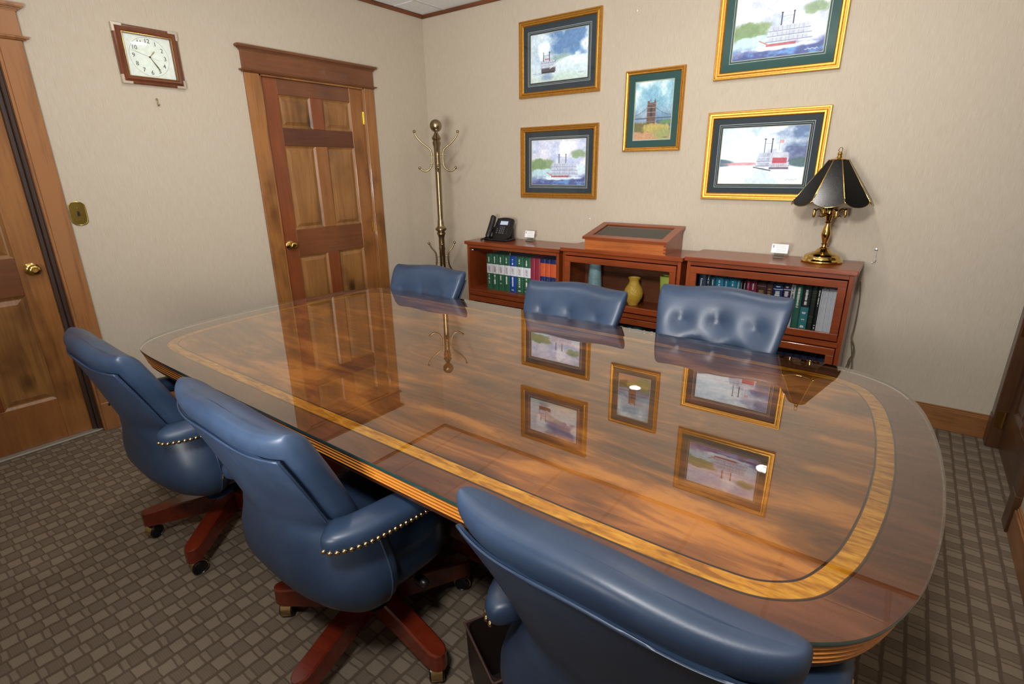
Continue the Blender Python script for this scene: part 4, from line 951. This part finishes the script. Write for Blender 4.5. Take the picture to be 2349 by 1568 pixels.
def picture(kind, x0, x1, z0, z1, mat, fw, ins, lines, label):
    w_, h = x1-x0, z1-z0; r = thing('framed_print', label, 'picture', ((x0+x1)/2, -.002, z0), 0, 'gold framed river prints')
    def rr(i, y): return [(-w_/2+i, y, i), (w_/2-i, y, i), (w_/2-i, y, h-i), (-w_/2+i, y, h-i)]
    pr = [(.0, 0), (0, -.020), (.003, -.024), (fw*.22, -.024), (fw*.28, -.019), (fw*.5, -.017), (fw*.62, -.021), (fw*.85, -.020), (fw, -.013), (fw, -.006), (fw, 0)]
    link('frame', loft(B(), [rr(a, b) for a, b in pr], cap=False), GOLD, r, 25)
    def slabring(i0, i1, y0, y1, m, nm):
        return link(nm, loft(B(), [rr(i0, y0), rr(i0, y1), rr(i1, y1), rr(i1, y0)], cap=False), m, r)
    slabring(fw-.004, ins, -.004, -.009, mat, 'mat_board')
    for li, lw, lm in lines: slabring(li, li+lw, -.008, -.0093, lm, 'mat_line')
    slabring(ins-.0005, ins+.003, -.004, -.0075, CREAM, 'mat_bevel')
    c = paint(kind); c.a = (c.a*.86+.14)*(1+(fbm(c.W, c.H, 34, 26, 77, 3)-.5)*.2)[..., None]; c.a = np.clip(c.a, 0, 1); a = np.where(c.a <= .04045, c.a/12.92, ((np.clip(c.a, 0, 1)+.055)/1.055)**2.4)
    pw, phh = w_-2*ins, h-2*ins; X = np.linspace(-pw/2, pw/2, c.W+1); Z = np.linspace(h-ins, ins, c.H+1)
    verts = [(x, -.005, z) for z in Z for x in X]; nx = c.W+1
    faces = [(j*nx+i, (j+1)*nx+i, (j+1)*nx+i+1, j*nx+i+1) for j in range(c.H) for i in range(c.W)]
    me = bpy.data.meshes.new('print'); me.from_pydata(verts, [], faces); ca_ = me.color_attributes.new('Col', 'FLOAT_COLOR', 'CORNER')
    flat = np.ones((c.H*c.W, 4, 4)); flat[:, :, :3] = a.reshape(-1, 1, 3); ca_.data.foreach_set('color', flat.reshape(-1).astype(np.float32)); link('print', me, VCOL, r)
    bm = B(); bm.faces.new([bm.verts.new(p) for p in rr(fw-.003, -.0115)]); link('glazing', bm, GLASS, r)
Ls = [(.078, .0022, LINEM), (.087, .0014, LINEM)]
picture(1, 1.016, 1.701, 1.949, 2.468, SLATE, .04, .099, Ls, 'upper left framed print of a dark paddle steamer under a blue sky, slate mat')
picture(2, 1.027, 1.706, 1.2175, 1.7437, SLATE, .04, .097, Ls, 'lower left framed print of a white paddle steamer with green trees, slate mat')
picture(3, 1.900, 2.305, 1.5435, 2.0489, GREEN, .028, .072, [(.069, .002, LINEM)], 'small upright framed print of a brick bridge tower, green mat')
picture(4, 2.476, 3.151, 1.2391, 1.7567, SLATE, .04, .094, [(.074, .0022, LINEM), (.084, .0014, LINEM)], 'lower right framed print of a steamer with a red paddle wheel, slate mat')
picture(5, 2.481, 3.153, 1.9365, 2.4566, GREEN, .04, .094, [(.083, .002, LINEM)], 'upper right framed print of a white paddle steamer, green mat')

# ------------------------------------------------------------------ wall clock
ck = thing('wall_clock', 'square walnut wall clock with silver corners on the left wall', 'clock', (0.001, -2.175, 1.907))
ck.rotation_euler = (0, 0, 0); w_, h = .322, .292
def rr(i, x): return [(x, -w_/2+i, i), (x, w_/2-i, i), (x, w_/2-i, h-i), (x, -w_/2+i, h-i)]
link('clock_frame', loft(B(), [rr(a, b) for a, b in ((0, 0), (0, .016), (.004, .020), (.013, .021), (.017, .026), (.024, .032), (.032, .030), (.036, .026), (.038, .027), (.041, .024), (.043, .012), (.043, 0))], cap=False), WALNUT, ck, 25)
link('gilt_slip', loft(B(), [rr(.0365, .0255), rr(.037, .0278), rr(.0395, .0278), rr(.040, .0245)], cap=False), BRASS, ck)
link('dial', box(B(), .004, .010, -w_/2+.042, w_/2-.042, .042, h-.042), plain('dial_white', (226, 230, 222), .6), ck)
SILV = plain('silver_corner', (196, 184, 168), .35, .6)
for sy_ in (-1, 1):
    for sz in (0, 1):
        bm = B(); y = sy_*(w_/2); z = 0 if sz == 0 else h; dz = 1 if sz == 0 else -1
        def bx(a, b, c_, d2): box(bm, -.001+.0, .0225, *sorted((y-sy_*a, y-sy_*b)), *sorted((z+dz*c_, z+dz*d2)))
        bx(-.001, .048, -.001, .011); bx(-.001, .011, .011, .042); link('corner_plate', bm, SILV, ck)
R90 = Matrix(((0, 0, 1, 0), (1, 0, 0, 0), (0, 1, 0, 0), (0, 0, 0, 1)))
bm = B()
for k in range(1, 13):
    a = PI/2-k*PI/6; text_bm(str(k), .030, Matrix.Translation((.0102, .079*math.cos(a), h/2+.079*math.sin(a))) @ R90, .0004, bm)
link('numerals', bm, TXTD, ck)
bm = B(); tube(bm, [(.0105, .098*math.cos(2*PI*i/48), h/2+.098*math.sin(2*PI*i/48)) for i in range(48)], .0005, 4, closed=True); link('minute_track', bm, plain('track_grey', (120, 120, 116), .6), ck)
def hand(nm, deg, L, wd, x, m, tail=0):
    a = math.radians(90-deg); bm = B(); t_ = B()
    loft(t_, [[(-tail, -wd*.3, xx), (0, -wd*.35, xx), (L*.3, -wd*.5, xx), (L*.75, -wd, xx), (L, 0, xx), (L*.75, wd, xx), (L*.3, wd*.5, xx), (0, wd*.35, xx), (-tail, wd*.3, xx)] for xx in (0, .0006)])
    merge(bm, t_, Matrix.Translation((x, 0, h/2)) @ R90 @ Matrix.Rotation(a, 4, 'Z')); link(nm, bm, m, ck)
HB = plain('hand_bronze', (96, 88, 60), .4, .7); HG = plain('hand_gold', (176, 166, 116), .4, .7)
hand('hour_hand', 42, .045, .004, .0125, HG); hand('minute_hand', 147, .078, .0035, .0135, HB, .004); hand('second_hand', 287, .092, .0008, .0145, HB, .045)
bm = B(); lathe(bm, [(0, 0), (.005, 0), (.005, .005), (0, .006)], (.0105, 0, h/2), 14, axis='x'); link('hand_boss', bm, HB, ck)
bm = B(); bm.faces.new([bm.verts.new(p) for p in rr(.04, .0245)]); link('clock_glass', bm, GLASS, ck)

# ------------------------------------------------------------------ small wall things
sp_ = thing('switch_plate', 'antique brass light switch plate beside the left door', 'switch', (.001, -2.680, 1.233))
ol = [(-.036, -.045), (-.024, -.058), (0, -.064), (.024, -.058), (.036, -.045), (.038, -.02), (.038, .02), (.036, .045), (.024, .058), (0, .064), (-.024, .058), (-.036, .045), (-.038, .02), (-.038, -.02)]
bm = B(); loft(bm, [[(0, a, b) for a, b in ol], [(.004, a, b) for a, b in ol], [(.0055, a*.93, b*.95) for a, b in ol], [(.004, a*.86, b*.91) for a, b in ol], [(.0042, a*.8, b*.85) for a, b in ol]]); link('plate', bm, plain('plate_brass', (140, 120, 58), .3, .9), sp_, 25)
bm = B(); box(bm, .004, .0062, -.006, .006, -.013, .013); box(bm, .006, .014, -.004, .004, .0, .009, .001); link('toggle', bm, plain('toggle_brown', (44, 30, 16), .4), sp_)
for z in (-.03, .03): bm = B(); lathe(bm, [(0, 0), (.0035, 0), (.003, .0015), (0, .002)], (.004, 0, z), 10, axis='x'); link('screw', bm, BRASS, sp_)
bm = B(); tube(bm, [(0, 0, .012), (.006, 0, .012), (.008, 0, .004), (.006, 0, -.012), (.010, 0, -.022), (.018, 0, -.02), (.02, 0, -.012)], .0028, 8, smoothn=3); ball(bm, (.004, 0, .012), .006, 10)
tag(link('wall_hook', bm, ABRASS, None, 50), 'small bare brass hook on the left wall under the clock', 'hook').location = (.001, -2.181, 1.825)
bm = B(); lathe(bm, [(0, 0), (.0075, 0), (.0075, -.004), (.003, -.005), (.003, -.010), (0, -.011)], (0, 0, 0), 14, axis='y'); tube(bm, [(0, -.008, 0), (.002, -.01, -.02), (0.004, -.012, -.05), (.008, -.016, -.06), (.002, -.03, -.068), (-.012, -.03, -.066)], .0018, 8, smoothn=3)
tag(link('wire_hook', bm, STEEL, None, 50), 'small steel wire hook on the back wall right of the lamp', 'hook').location = (3.483, -.001, .982)
for (x, z, l) in ((1.948, 2.402, 'tiny white wall plug high between the upper pictures'), (1.655, 1.075, 'tiny white wall plug above the left end of the display case')):
    bm = B(); lathe(bm, [(0, 0), (.0045, 0), (.004, -.002), (0, -.003)], (0, 0, 0), 10, axis='y'); tag(link('wall_plug', bm, WHITE, None, 50), l, 'plug').location = (x, 0, z)
bm = B(); tube(bm, [(3.44, -.03, .80), (3.452, -.03, .7), (3.455, -.06, .55), (3.452, -.08, .47), (3.47, -.09, .44), (3.475, -.08, .38), (3.46, -.08, .33), (3.465, -.1, .28), (3.45, -.1, .22), (3.47, -.06, .1), (3.48, -.05, .003)], .003, 8, smoothn=6)
tube(bm, [(3.455, -.07, .47), (3.478, -.09, .41), (3.466, -.1, .34), (3.456, -.09, .29), (3.47, -.1, .25), (3.482, -.09, .31), (3.47, -.08, .38), (3.454, -.07, .45)], .0028, 8, smoothn=6)
tag(link('lamp_cord', bm, plain('cord_olive', (104, 92, 70), .6), None, 60), 'brown lamp cord looped down the right side of the right bookcase', 'cord')
